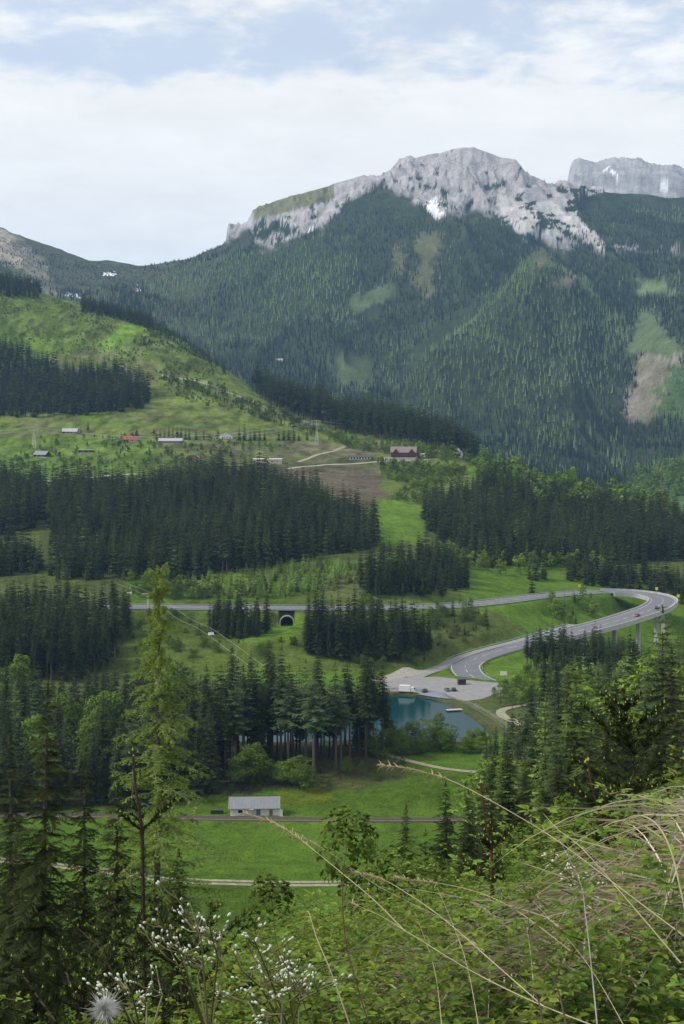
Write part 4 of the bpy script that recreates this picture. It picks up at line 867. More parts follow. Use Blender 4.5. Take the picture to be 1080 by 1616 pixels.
LEAF = leaf_mat('foliage', .22, .24)
BARKC = (.085, .070, .058)
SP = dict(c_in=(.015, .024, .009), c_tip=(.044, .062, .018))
LA = dict(c_in=(.060, .098, .022), c_tip=(.135, .200, .040))
HI = {   # detailed shapes, unit = metres for the named height
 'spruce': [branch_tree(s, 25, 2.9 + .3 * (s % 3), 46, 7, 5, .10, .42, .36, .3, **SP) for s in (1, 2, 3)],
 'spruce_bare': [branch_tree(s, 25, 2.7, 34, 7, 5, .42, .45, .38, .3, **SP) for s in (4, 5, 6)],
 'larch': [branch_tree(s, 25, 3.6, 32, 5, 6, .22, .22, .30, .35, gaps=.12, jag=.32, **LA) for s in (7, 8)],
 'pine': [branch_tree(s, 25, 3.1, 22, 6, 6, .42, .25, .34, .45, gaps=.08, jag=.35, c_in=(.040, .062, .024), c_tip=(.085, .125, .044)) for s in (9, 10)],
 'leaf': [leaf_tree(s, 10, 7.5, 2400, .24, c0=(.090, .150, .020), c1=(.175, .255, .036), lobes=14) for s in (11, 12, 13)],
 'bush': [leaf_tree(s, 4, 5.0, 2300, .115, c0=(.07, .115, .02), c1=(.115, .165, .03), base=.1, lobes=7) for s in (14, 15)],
}
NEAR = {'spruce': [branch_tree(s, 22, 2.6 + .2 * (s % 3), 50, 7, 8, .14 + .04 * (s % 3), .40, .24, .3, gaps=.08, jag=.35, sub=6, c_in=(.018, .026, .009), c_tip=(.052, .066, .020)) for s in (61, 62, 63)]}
MID = {
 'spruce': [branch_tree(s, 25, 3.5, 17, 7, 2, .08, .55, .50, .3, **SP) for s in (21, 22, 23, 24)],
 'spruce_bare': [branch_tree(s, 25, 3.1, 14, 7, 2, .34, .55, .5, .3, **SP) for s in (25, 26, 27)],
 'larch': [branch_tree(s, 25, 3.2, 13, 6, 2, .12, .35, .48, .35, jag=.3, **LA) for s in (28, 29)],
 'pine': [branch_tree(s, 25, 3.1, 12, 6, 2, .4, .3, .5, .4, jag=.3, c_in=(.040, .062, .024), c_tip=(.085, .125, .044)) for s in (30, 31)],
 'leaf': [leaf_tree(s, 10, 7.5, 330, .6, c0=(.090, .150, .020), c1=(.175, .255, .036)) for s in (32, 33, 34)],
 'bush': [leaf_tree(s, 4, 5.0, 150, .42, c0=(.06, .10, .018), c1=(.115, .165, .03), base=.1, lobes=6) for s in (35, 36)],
}
def cone_tree(seed, H, R_, c0, c1, tiers=4, n=7):
    r = np.random.default_rng(seed); V = []; T = []; c0 = np.array(c0); c1 = np.array(c1)
    for k in range(tiers):
        z0 = H * (.04 + .86 * k / tiers); z1 = min(H, z0 + H * 1.7 / tiers) if k < tiers - 1 else H; rr = R_ * (1 - k / tiers) ** .8
        ring = [(rr * (1 if j % 2 else .62) * r.uniform(.8, 1.2) * math.cos(6.283 * j / n), rr * (1 if j % 2 else .62) * r.uniform(.8, 1.2) * math.sin(6.283 * j / n), z0 + r.uniform(-.04, .05) * H) for j in range(n)]
        for j in range(n): V += [ring[j], ring[(j + 1) % n], (r.uniform(-.2, .2), r.uniform(-.2, .2), z1)]; m = c0 + (c1 - c0) * r.random(); T += [m, m, c1 * (.8 + .4 * r.random())]
    V = np.array(V); return V, np.arange(len(V)).reshape(-1, 3), np.array(T)
FARK = {
 'spruce': [cone_tree(s, 25, 3.1, (.010, .019, .014), (.028, .044, .028)) for s in (41, 42, 43)],
 'larch': [cone_tree(s, 25, 3.6, (.085, .130, .050), (.185, .255, .100)) for s in (44, 45)],
 'leaf': [leaf_tree(s, 10, 9, 46, 1.8, c0=(.06, .13, .022), c1=(.11, .20, .04)) for s in (46, 47)],
}
for D_, nn_, seg in ((HI, 8, 6), (MID, 5, 2), (NEAR, 10, 10)):       # every shape gets its own trunk
    for k_ in D_:
        D_[k_] = [(v, f, t, *trunk_np(v[:, 2].max() * (.86 if k_[0] in 'slp' and k_ != 'leaf' else .6), .30 if v[:, 2].max() > 20 else .13, .05, nn_, i, seg)) for i, (v, f, t) in enumerate(D_[k_])]
BASEH = {k_: (25. if k_ not in ('leaf', 'bush') else (10. if k_ == 'leaf' else 4.)) for k_ in HI}

# ------------------------------------------------------------------ where trees stand
TREES = []     # (x, y, z, height, kind, width factor, tint, patch)
def near_line(X, Y, pts, lim):
    d, _ = polydist(X, Y, pts); return d < lim
def plant(patch, poly, d0, d1, sp, h0, h1, kinds, tint=1., wf=1., dens=1., wob=6., keep=None):
    us = [p[0] for p in poly]; x0 = min((min(us) - 540) / F * d for d in (d0, d1)); x1 = max((max(us) - 540) / F * d for d in (d0, d1))
    gx, gy = np.meshgrid(np.arange(x0, x1, sp), np.arange(d0, d1, sp)); r = np.random.default_rng(abs(hash(patch)) % 1 + len(TREES) + 3)
    gx = (gx + r.uniform(-.48, .48, gx.shape) * sp).ravel(); gy = (gy + r.uniform(-.48, .48, gy.shape) * sp).ravel()
    if dens < 1: m = r.random(len(gx)) < dens; gx, gy = gx[m], gy[m]
    z = ground(gx, gy); u = 540 + F * gx / gy; q = HY - z / gy * F
    wu_ = fbm(gx / (sp * 4), gy / (sp * 4), 3, 71) * wob
    m = inpoly(u + wu_, q + wu_ * .5, poly)
    m &= ~inpoly(gx, gy, LOT)
    if d0 < 900:
        for ln, w_ in ((HW, 11), (SR, 7), (POND + POND[:1], 3), (GR, 6)): m &= ~near_line(gx, gy, ln, w_)
        m &= ~inpoly(gx, gy, PONDXY)
    if keep is not None: m &= keep(gx, gy, z, u, q)
    names, ws = zip(*kinds); ws = np.array(ws, float); ws /= ws.sum()
    n = 0
    for x, y, zz in zip(gx[m], gy[m], z[m]):
        k = names[r.choice(len(names), p=ws)]; h = r.uniform(h0, h1) * (1 + .10 * r.normal()) * (.85 if k == 'larch' else 1)
        cl = 1 + .45 * float(fbm(np.array([x / 25]), np.array([y / 25]), 2, 77)[0])
        tt = np.array((1, 1, 1.)) * tint * cl * r.uniform(.62, 1.3); tt[0] *= r.uniform(.85, 1.15)
        h *= 1 + .3 * float(fbm(np.array([x / 55]), np.array([y / 55]), 3, 78)[0]); TREES.append([x, y, zz - .2, max(h * r.choice((1, 1, 1.12, .8)), 1), k, wf * r.uniform(.85, 1.25), tt, patch]); n += 1
    return n
def put(patch, u, top, d, kind, wf=1., tint=1., base=None):
    X = (u - 540) / F * d; z = G1(X, d); h = -(top - HY) / F * d - z; TREES.append([X, d, z - .2, h, kind, wf, np.ones(3) * tint, patch])

S_, SB, LR, PI_, LF, BU = 'spruce', 'spruce_bare', 'larch', 'pine', 'leaf', 'bush'
V0 = 'valley wood left of the shed'
plant(V0, [(-60, 1290), (150, 1278), (300, 1272), (350, 1262), (352, 1225), (345, 1180), (300, 1130), (0, 1110), (-60, 1110)], 455, 605, 6.5, 19, 28, [(S_, 8), (LR, 1.5), (PI_, 1), (LF, .25)], .9)
PW = 'tall wood between the shed and the pond'
plant(PW, [(300, 1186), (598, 1172), (592, 1186), (575, 1196), (540, 1200), (500, 1208), (440, 1212), (400, 1218), (350, 1230), (300, 1235)], 486, 546, 5.2, 27, 34, [(SB, 8), (S_, .6)], .85, .95)
for u, tp, d in ((372, 1062, 500), (384, 1052, 506), (455, 1065, 502), (483, 1036, 503), (496, 1045, 496), (530, 1058, 507), (538, 1070, 512)): put(PW, u, tp, d, PI_, 1.35, 1.4)
for u, tp, d in ((590, 1052, 527), (604, 1046, 531), (577, 1042, 520), (610, 1075, 538)): put(PW, u, tp, d, SB, 1.0, .85)
LW = 'dense wood at the left beyond the valley'
plant(LW, [(-60, 1072), (60, 1076), (130, 1070), (190, 1048), (202, 1010), (190, 985), (0, 977), (-60, 975)], 600, 800, 5.6, 21, 26, [(SB, 5), (S_, 5)], .9)
plant('small wood at the left edge below the hillside', [(-60, 912), (72, 906), (70, 890), (30, 872), (-60, 856)], 820, 1100, 6.5, 19, 25, [(S_, 1)], .9)
plant('wood at the left edge under the cabins', [(-60, 850), (20, 845), (62, 832), (78, 812), (75, 780), (30, 768), (-60, 755)], 880, 1350, 7, 22, 28, [(S_, 1)], .9)
BW = 'broad dark wood below the village'
plant(BW, [(78, 915), (200, 917), (300, 916), (400, 903), (470, 887), (530, 876), (590, 868), (598, 852), (560, 822), (500, 792), (430, 770), (350, 756), (300, 759), (235, 778), (180, 772), (80, 780)], 830, 1320, 6.6, 21, 27, [(S_, 8), (SB, 2), (LR, .25)], .9, wob=4)
RW = 'dark wood right of the green ski slope'
plant(RW, [(662, 812), (676, 838), (740, 884), (765, 894), (900, 896), (960, 890), (1130, 884), (1130, 850), (1000, 815), (900, 797), (850, 782), (760, 772), (700, 790)], 850, 1450, 6.8, 20, 26, [(S_, 9), (LR, .6)], .92, wob=4)
plant(RW, [(760, 880), (1130, 880), (1130, 800), (850, 780), (760, 740)], 1180, 1430, 7.5, 18, 24, [(S_, 4), (LF, .5)], .95)
plant('spruce clump above the upper road', [(568, 936), (600, 946), (700, 942), (737, 928), (737, 900), (690, 885), (600, 897), (570, 912)], 775, 930, 6.0, 17, 22, [(S_, 1)], .85)
MW = 'spruce clump between the tunnel and the pond'
plant(MW, [(470, 1033), (560, 1046), (690, 1042), (692, 1015), (640, 1002), (560, 1000), (482, 1004)], 672, 745, 5.2, 22, 27, [(S_, 1)], .85)
plant('small spruce clump left of the tunnel', [(328, 1000), (345, 1008), (412, 1004), (425, 992), (380, 976), (328, 976)], 690, 752, 5.0, 16, 20, [(S_, 1)], .85)
JW = 'even stand of spruces in front of the viaduct'
plant(JW, [(826, 1062), (880, 1068), (935, 1068), (1010, 1075), (1010, 1050), (940, 1036), (850, 1038), (828, 1046)], 640, 738, 4.6, 13.5, 17, [(SB, 1)], .95)
plant('wood behind the viaduct', [(890, 948), (1130, 990), (1130, 930), (1060, 915), (960, 900), (890, 910)], 895, 1070, 6.2, 16, 21, [(S_, 9), (LR, 1)], .9)
KW = 'mixed wood on the right hand slope'
def kk(x, y, z, u, q): return (y > np.interp(u, [740, 800, 900, 1130], [250, 210, 190, 170]))
plant(KW, [(752, 1330), (755, 1262), (790, 1205), (850, 1172), (870, 1132), (905, 1100), (1000, 1088), (1150, 1080), (1150, 1400), (760, 1440)], 170, 645, 7.2, 16, 24, [(S_, 6), (LR, 3.4), (PI_, .6), (LF, .12)], 1.45, 1.15, keep=kk)
plant('leafy thicket on the right slope', [(560, 1560), (690, 1440), (752, 1330), (900, 1260), (1150, 1160), (1150, 1500), (560, 1620)], 55, 330, 6, 1.8, 4.0, [(BU, 4), (S_, 1.5), (LF, .5)], 1.0, dens=.8)
plant('near bushes below the bank', [(300, 1720), (560, 1540), (900, 1330), (1150, 1180), (1150, 1500), (560, 1690), (300, 1760)], 15, 55, 2.3, .8, 2.0, [(BU, 5), (S_, 1)], 1.05, dens=.75)
HS = 'spruces on the near slope'
for u, tp, d, wf, k in ((60, 1062, 78, .95, S_), (128, 1180, 96, .9, S_), (188, 1228, 88, 1.0, S_), (22, 1150, 120, 1.1, S_), (282, 1330, 84, .8, S_), (0, 1530, 46, 1.5, S_),
                   (640, 1262, 150, 1.1, S_), (704, 1228, 175, 1.1, S_), (596, 1330, 130, 1.2, S_), (672, 1300, 120, 1.1, S_), (575, 1385, 90, 1.2, S_), (742, 1240, 160, 1.1, S_),
                   (800, 1165, 225, 1.25, S_), (846, 1128, 240, 1.2, S_), (880, 1185, 150, 1.3, S_), (930, 1150, 165, 1.2, S_), (985, 1120, 150, 1.3, S_), (1040, 1135, 135, 1.2, S_), (1072, 1080, 160, 1.3, S_), (905, 1090, 230, 1.2, LR), (965, 1070, 220, 1.2, LR), (1025, 1035, 240, 1.2, S_), (775, 1250, 140, 1.2, S_), (828, 1225, 120, 1.2, S_),
                   (460, 1395, 75, 1.1, S_), (430, 1415, 60, 1.0, S_), (500, 1420, 70, 1.3, S_), (545, 1400, 80, 1.2, S_)):
    put(HS, u, tp, d, k, wf, .95 if d > 70 else 1.0)
# hill and village
HF = 'dark forest on the upper left hillside'
plant(HF, [(-80, 645), (0, 660), (60, 660), (150, 655), (232, 643), (238, 622), (200, 602), (100, 590), (40, 565), (0, 545), (-80, 520)], 1350, 2250, 8.5, 23, 29, [(SB, 4), (S_, 6)], .85)
RFo = 'tall forest edge along the ridge behind the clearing'
plant(RFo, [(375, 592), (402, 618), (430, 643), (500, 670), (560, 690), (640, 702), (710, 714), (770, 738), (770, 725), (700, 692), (560, 655), (430, 622), (400, 600)], 1390, 2000, 7.5, 26, 33, [(SB, 1)], .85)
SKL = 'row of spruces on the skyline of the left hill'
plant(SKL, [(-80, 462), (0, 468), (62, 474), (62, 458), (-80, 420)], 1900, 2350, 8, 17, 22, [(S_, 1)], .8)
plant(SKL, [(128, 494), (180, 504), (240, 520), (240, 508), (190, 494), (130, 480)], 1850, 2250, 7.5, 15, 21, [(S_, 1)], .8)
plant('spruces down the skyline ridge', [(240, 520), (300, 556), (360, 596), (360, 584), (300, 540), (240, 505)], 1700, 2150, 9, 7, 12, [(S_, 1)], .9)
VT = 'dark spruces standing among the hillside cabins'
for u, b_, h in ((247, 692, 11), (253, 691, 13), (260, 690, 12), (267, 690, 15), (273, 690, 14), (280, 690, 16), (286, 690, 15), (293, 691, 13), (299, 691, 14), (310, 691, 13), (322, 690, 12), (343, 690, 11), (139, 676, 12), (128, 681, 8), (156, 713, 6), (192, 690, 9), (216, 690, 14), (178, 693, 8), (345, 685, 9), (378, 692, 17), (386, 692, 20), (395, 693, 14), (402, 692, 16), (410, 692, 15), (418, 692, 13), (440, 692, 14), (448, 692, 16), (456, 692, 14), (464, 692, 15), (472, 693, 12), (485, 692, 13), (243, 700, 9), (668, 716, 12)):
    p = find(u, b_ + 3, 1150, 1900); TREES.append([p.x, p.y, p.z - .2, h, S_, 1.1, np.ones(3) * .8, VT])
GB = 'bright leafy bushes round the hotel'
plant(GB, [(500, 674), (560, 698), (640, 708), (720, 716), (790, 730), (800, 745), (760, 748), (730, 728), (660, 722), (560, 712), (520, 696)], 1150, 1700, 6.5, 4, 8.5, [(LF, 3), (BU, 2)], 1.3, dens=.8)
plant(GB, [(595, 733), (720, 733), (740, 752), (700, 770), (660, 800), (620, 790), (640, 765), (600, 756)], 1000, 1420, 6.5, 3.5, 7.5, [(LF, 2), (BU, 3)], 1.25, dens=.75)
plant('broadleaf trees along the crest of the right wood', [(800, 770), (900, 803), (1130, 856), (1130, 838), (1000, 800), (880, 770), (800, 745)], 1150, 1480, 8, 11, 16, [(LF, 5), (S_, 1)], 1.3, 1.1)
plant('broadleaf trees at the right edge of the far valley', [(985, 800), (1130, 840), (1130, 735), (1000, 740)], 2050, 2600, 12, 12, 18, [(LF, 5), (S_, 1)], 1.0, 1.1)
FB = 'broadleaf trees along the foot of the right wood'
plant(FB, [(740, 900), (960, 906), (960, 892), (740, 884)], 860, 1000, 7.5, 7, 13, [(LF, 4), (S_, 1)], 1.4, dens=.5)
plant(FB, [(690, 895), (745, 905), (750, 885), (710, 868), (690, 872)], 860, 1050, 7.5, 6, 11, [(LF, 4), (LR, 2)], 1.0, dens=.6)
PLn = 'plantation of young larches above the road'
plant(PLn, [(350, 948), (480, 944), (560, 922), (575, 895), (520, 886), (470, 893), (400, 908), (300, 922), (300, 940)], 780, 900, 4.3, 5, 9, [(LR, 8), (S_, 1)], 1.75, 1.6)
SH = 'loose shrubs on the slope by the upper road'
plant(SH, [(200, 945), (345, 945), (345, 922), (200, 915)], 780, 870, 6, 4, 8, [(BU, 3), (LF, 2), (S_, 1)], .9, dens=.7)
plant(SH, [(200, 1040), (330, 1040), (460, 1040), (465, 1012), (400, 1004), (340, 970), (205, 970)], 640, 745, 6, 2, 5, [(BU, 4), (S_, 1.5), (LR, 1)], .9, dens=.42)
plant(SH, [(425, 975), (445, 985), (440, 965), (425, 965)], 720, 756, 3, 2, 5, [(BU, 1)], 1.0)
plant(SH, [(560, 955), (740, 952), (770, 975), (780, 1000), (700, 1020), (640, 1012), (560, 985)], 735, 765, 6, 3, 8, [(BU, 3), (S_, 2), (LR, 1)], .85, dens=.5)
plant(SH, [(625, 985), (780, 985), (800, 1005), (700, 1042), (640, 1056), (560, 1062), (620, 1010)], 665, 760, 6, 1.5, 3.2, [(BU, 4), (S_, .6)], .7, dens=.6)
plant(SH, [(560, 1075), (600, 1085), (620, 1060), (690, 1040), (560, 1045)], 640, 700, 5, 4, 8, [(LF, 2), (LR, 1), (BU, 2)], .9, dens=.5)
plant(SH, [(870, 992), (905, 987), (985, 962), (985, 945), (930, 940), (870, 948)], 745, 860, 6, 5, 10, [(LF, 3), (LR, 2), (S_, 1.2)], .95, dens=.75, keep=lambda x, y, z, u, q: (x < 150))
for u, b_, h, k in ((840, 934, 15, S_), (846, 914, 20, S_), (858, 912, 20, S_), (822, 905, 13, LF), (790, 905, 10, LF), (836, 912, 11, S_), (768, 985, 11, S_), (755, 975, 9, S_), (726, 955, 9, LR), (715, 970, 11, S_)):
    p = find(u, b_ + 2, 700, 1000); TREES.append([p.x, p.y, p.z - .2, h, k, 1.2, np.ones(3) * .85, SH])
TH = 'leafy thicket at the edge of the car park'
plant(TH, [(762, 1118), (800, 1116), (905, 1120), (950, 1100), (940, 1080), (830, 1080), (800, 1090), (775, 1100)], 560, 655, 5.2, 6, 10, [(LF, 5), (LR, 2), (S_, .5)], 1.3, dens=.85)
PB = 'bright bushes on the near bank of the pond'
plant(PB, [(600, 1192), (765, 1190), (768, 1176), (700, 1170), (600, 1168)], 515, 549, 4.2, 4.5, 8.5, [(LF, 5), (BU, 2), (S_, .4)], 1.35, 1.1, dens=.8)
for u, tp, d, wf in ((398, 1172, 490, 1.3), (380, 1186, 488, 1.2), (413, 1180, 494, 1.2), (456, 1196, 486, 1.2), (477, 1192, 482, 1.35), (440, 1200, 488, 1.0), (548, 1192, 500, .8), (572, 1200, 500, .8)): put('broad bushes under the tall wood', u, tp, d, LF, wf, .7)
plant('low shrubs on the bank above the shed', [(340, 1245), (440, 1250), (560, 1245), (640, 1215), (640, 1195), (560, 1200), (440, 1218), (340, 1238)], 470, 530, 5, 1.2, 3, [(BU, 5), (S_, 1)], .75, dens=.5)
UH = 'scattered scrub over the upper meadow'
hillk = lambda x, y, z, u, q: (fbm(x / 30, y / 30, 3, 91) > -.05)
plant(UH, [(-60, 540), (100, 575), (240, 600), (300, 640), (400, 655), (340, 580), (240, 515), (60, 466), (-60, 440)], 1550, 2250, 6.0, 1.2, 3.2, [(BU, 3), (S_, .5), (LF, .5)], .85, keep=hillk, dens=.95)
plant('dark hedge along the ski run', [(255, 592), (330, 606), (420, 645), (500, 676), (500, 690), (410, 662), (320, 622), (255, 604)], 1380, 2150, 6.5, 4, 8, [(S_, 3), (BU, 2)], .8, dens=.8)
plant('hedge beside the upper ski run', [(205, 545), (245, 512), (300, 545), (340, 575), (260, 545), (235, 548)], 1600, 2200, 6, 3, 5, [(BU, 1)], .8, dens=.8)
plant('scrub round the cabins', [(20, 745), (240, 742), (430, 715), (500, 700), (430, 690), (240, 686), (60, 690), (30, 715)], 1200, 1500, 9, 2.5, 6, [(BU, 3), (LF, 2), (S_, 1)], .8, dens=.35)
# the far mountain
mead = [[(530, 556), (590, 556), (585, 612), (528, 606)], [(545, 470), (600, 452), (630, 455), (600, 480), (590, 500), (560, 485)], [(618, 390), (640, 385), (632, 430), (618, 430)], [(660, 370), (702, 360), (690, 410), (676, 455), (662, 450)],
        [(835, 400), (850, 392), (880, 415), (850, 425)], [(880, 440), (915, 430), (912, 450), (885, 456)], [(1000, 440), (1060, 440), (1060, 462), (1005, 462)], [(1005, 487), (1030, 485), (1035, 510), (1075, 545), (1080, 562), (980, 560), (1000, 520)], [(1010, 562), (1070, 562), (1050, 590), (1040, 640), (1025, 668), (980, 662), (1000, 620)], [(640, 560), (700, 505), (760, 470), (700, 530), (660, 560)]]
def mk_(x, y, z, u, q):
    ju, jq = fbm(u / 20, q / 12, 3, 81) * 14, fbm(u / 20, q / 12, 3, 82) * 9; m = np.ones(len(x), bool)
    for p in mead: m &= ~inpoly(u + ju, q - 5 + jq, p)
    lim = np.interp(u, [-100, 150, 240, 300, 350, 392, 440, 480, 520, 560, 600, 640, 675, 735, 790, 822, 850, 868, 900, 912, 925, 1200], [460, 460, 445, 415, 395, 384, 388, 372, 350, 322, 300, 322, 344, 338, 350, 378, 378, 388, 392, 340, 314, 312])
    r = np.random.default_rng(5).random(len(x)); fade = np.clip((q - lim) / 30, 0, 1)
    return m & (q > lim) & (r < .35 + .65 * fade) & ((u < 1035) | (q < 575) | (q > 655) | (r < .1))
MF = 'mountain forest'
FARL = len(TREES)
plant(MF, [(-120, 300), (1200, 300), (1200, 800), (-120, 800)], 2350, 4480, 10.5, 12, 18, [(S_, 1)], 1., 1., keep=mk_, wob=0)
ZONES = [([(250, 430), (400, 395), (520, 372), (600, 360), (560, 430), (480, 500), (420, 560), (330, 560), (250, 500)], .72),
         ([(600, 612), (640, 572), (700, 508), (780, 450), (850, 404), (905, 425), (965, 500), (985, 545), (930, 590), (880, 640), (760, 650), (640, 655)], .85),
         ([(470, 400), (660, 345), (700, 380), (640, 470), (560, 500), (470, 480)], .30), ([(690, 345), (840, 350), (850, 400), (780, 445), (700, 500), (640, 560), (600, 590), (540, 560), (600, 500), (660, 440)], .02),
         ([(900, 300), (1100, 300), (1100, 440), (1000, 440), (940, 400)], .03), ([(1030, 575), (1100, 570), (1100, 660), (1030, 660)], .9)]
A = np.array([t_[:3] for t_ in TREES[FARL:]]); us_ = 540 + F * A[:, 0] / A[:, 1]; qs_ = HY - A[:, 2] / A[:, 1] * F
nn1 = fbm(A[:, 0] / 130, A[:, 1] / 220, 4, 93); ju = us_ + fbm(us_ / 30, qs_ / 20, 4, 95) * 26; jq = qs_ + fbm(us_ / 30, qs_ / 20, 4, 96) * 16
pl = np.full(len(A), .10)
for pg, v in ZONES: pl[inpoly(ju, jq, pg)] = v
rr4 = np.random.default_rng(44)
for i, tr in enumerate(TREES[FARL:]):
    if rr4.random() < np.clip((pl[i] + nn1[i] * .9 - .42) * 2.2 + .42, .04, .93): tr[4] = LR
    q = qs_[i]
    if q > 690 and us_[i] < 800 and rr4.random() < .25: tr[4] = LF; tr[3] *= .8
    tr[3] *= np.interp(q, [320, 420], [.6, 1.]); tr[6] = np.ones(3) * rr4.choice((.75, .9, 1.05, 1.2)) * (1 + .35 * nn1[i])
plant('dwarf pine scrub on the saddle', [(-120, 370), (0, 372), (110, 410), (220, 424), (350, 380), (400, 372), (400, 400), (250, 470), (100, 475), (-120, 480)], 3300, 4500, 12, 4, 8, [(S_, 1)], .9, 2.2, dens=.6, wob=0)
plant('young dense growth on the right mountain foot', [(1038, 650), (1060, 578), (1150, 575), (1150, 660)], 2300, 3400, 8, 6, 9, [(LR, 1)], 1.0, 1.6, wob=0)
print('trees', len(TREES))

# ------------------------------------------------------------------ which of them show largest
SC = .5; BW_, BH_ = 540, 808; buf = np.zeros((BH_, BW_), bool); order = sorted(range(len(TREES)), key=lambda i: TREES[i][1]); vis = np.zeros(len(TREES))
for i in order:
    x, y, z, h, k, wf, tt, pa = TREES[i]
    if y > 2300: break
    u = (540 + F * x / y) * SC; yb = (HY - z / y * F) * SC; yt = (HY - (z + h) / y * F) * SC
    rw = {'spruce': .12, 'spruce_bare': .10, 'larch': .13, 'pine': .13, 'leaf': .36, 'bush': .6}[k] * wf * h / y * F * SC
    y0, y1 = max(int(yt), 0), min(int(yb), BH_ - 1); cnt = 0
    for r_ in range(y0, y1 + 1):
        t_ = (r_ - yt) / max(yb - yt, 1); ww = rw * (min(1, .15 + t_ * 1.1) if k in (S_, LR) else (.8 if k in (LF, BU) else (min(1, .2 + t_ * 1.6) if t_ < .6 else .1)))
        a, b_ = max(int(u - ww), 0), min(int(u + ww) + 1, BW_)
        if a < b_: seg = buf[r_, a:b_]; cnt += (~seg).sum(); seg[:] = True
    vis[i] = cnt
LIM = {'spruce_tree': 300, 'larch_tree': 120, 'pine_tree': 60, 'broadleaf_tree': 190, 'shrub': 130}
FAM = {S_: 'spruce_tree', SB: 'spruce_tree', LR: 'larch_tree', PI_: 'pine_tree', LF: 'broadleaf_tree', BU: 'shrub'}
ind = set()
for fam, lim in LIM.items():
    c_ = [i for i in range(len(TREES)) if FAM[TREES[i][4]] == fam and vis[i] > 12 and TREES[i][1] < 1500]
    c_.sort(key=lambda i: -vis[i]); ind |= set(c_[:lim])
print('individual trees', len(ind))
BARKM = M['bark']
CAT = {'spruce_tree': 'spruce', 'larch_tree': 'larch', 'pine_tree': 'pine', 'broadleaf_tree': 'broadleaf tree', 'shrub': 'shrub'}
DESC = {S_: 'dark spruce', SB: 'bare trunked dark spruce', LR: 'light green larch', PI_: 'airy blue green pine', LF: 'bright leafy tree', BU: 'low shrub'}
protos = {}
def proto(k, v, hi):
    if (k, v, hi) not in protos:
        vv, ff, tt, tv, tf = (NEAR if hi == 2 else HI if hi else MID)[k][v]; protos[(k, v, hi)] = (mesh_np(FAM[k] + '_crown', vv, ff, [LEAF], tt), mesh_np(FAM[k] + '_trunk', tv, tf, [BARKM], smooth=True))
    return protos[(k, v, hi)]
bypatch = {}
for i in ind: bypatch.setdefault((TREES[i][7], TREES[i][4]), []).append(i)
label_of = {}
for (pa, k), ids in bypatch.items():
    us = {i: 540 + F * TREES[i][0] / TREES[i][1] for i in ids}; ids.sort(key=lambda i: us[i]); prep = 'of the ' if len(ids) > 1 else 'in the '
    for i in ids: label_of[i] = f"{DESC[k]} inside the {pa}"
    if len(ids) >= 2: label_of[ids[0]] = f"leftmost {DESC[k]} of the {pa}"; label_of[ids[-1]] = f"rightmost {DESC[k]} of the {pa}"
    if len(ids) >= 4:
        mid = ids[1:-1]; big_ = max(mid, key=lambda i: TREES[i][3]); label_of[big_] = f"tallest {DESC[k]} of the {pa}"
        nr = [i for i in mid if i != big_]; n_ = min(nr, key=lambda i: TREES[i][1]); label_of[n_] = f"nearest {DESC[k]} of the {pa}"
        nr = [i for i in nr if i != n_]
        if nr: s_ = min(nr, key=lambda i: TREES[i][3]); label_of[s_] = f"shortest {DESC[k]} of the {pa}"
for i in sorted(ind, key=lambda i: TREES[i][1]):
    x, y, z, h, k, wf, tt, pa = TREES[i]; hi = 2 if (y < 260 and k == S_) else int(y < 800); tb = (MID, HI, NEAR)[hi]; v = i % len(tb[k]); cm, tm = proto(k, v, hi); s = h / (22. if hi == 2 else BASEH[k])
    e = thing(FAM[k], label_of[i], CAT[FAM[k]], (x, y, z), random.uniform(0, 6.28), ('trees' if FAM[k] != 'shrub' else 'shrubs') + ' - ' + pa); e.scale = (s * wf, s * wf, s)
    if k in (S_, SB, LR): e.rotation_euler[0] = random.gauss(0, .012); e.rotation_euler[1] = random.gauss(0, .012)
    link('crown', cm, e); link('trunk', tm, e)
# the rest: one object for each wood or growth
def forest(name, ids, table, trunks=True):
    Vs, Fs, Ts, off = [], [], [], 0; groups = {}
    for i in ids: groups.setdefault((TREES[i][4] if TREES[i][4] in table else S_, i % 6 % len(table[TREES[i][4] if TREES[i][4] in table else S_])), []).append(i)
    for (k, v), li in groups.items():
        tpl = table[k][v]; bv, bf, bt = tpl[:3]
        if len(tpl) > 3 and trunks: tv, tf = tpl[3:]; bf = np.concatenate([bf, tf + len(bv)]); bv = np.concatenate([bv, tv]); bt = np.concatenate([bt, np.tile(np.array(BARKC), (len(tv), 1))])
        A = np.array([[*TREES[i][:4], TREES[i][5]] for i in li], float); TT = np.array([TREES[i][6] for i in li]); n = len(li); s = A[:, 3] / BASEH.get(k, 25); a = rng.uniform(0, 6.28, n); ca, sa = np.cos(a), np.sin(a)
        X = bv[None, :, 0] * (s * A[:, 4])[:, None]; Y = bv[None, :, 1] * (s * A[:, 4])[:, None]; Z = bv[None, :, 2] * s[:, None]
        W = np.stack([X * ca[:, None] - Y * sa[:, None] + A[:, 0:1], X * sa[:, None] + Y * ca[:, None] + A[:, 1:2], Z + A[:, 2:3]], -1).reshape(-1, 3)
        fs = (bf[None] + (np.arange(n) * len(bv))[:, None, None]).reshape(-1, 3) + off; off += n * len(bv)
        Vs.append(W); Fs.append(fs); Ts.append((bt[None] * TT[:, None, :]).reshape(-1, 3))
    if not Vs: return
    o = link(name, mesh_np(name, np.concatenate(Vs), np.concatenate(Fs), [FLEAF], np.concatenate(Ts))); o['kind'] = 'stuff'; return o
FLEAF = leaf_mat('forest_foliage', .12, 0.)
rest = {}
for i in range(len(TREES)):
    if i not in ind: rest.setdefault(TREES[i][7], []).append(i)
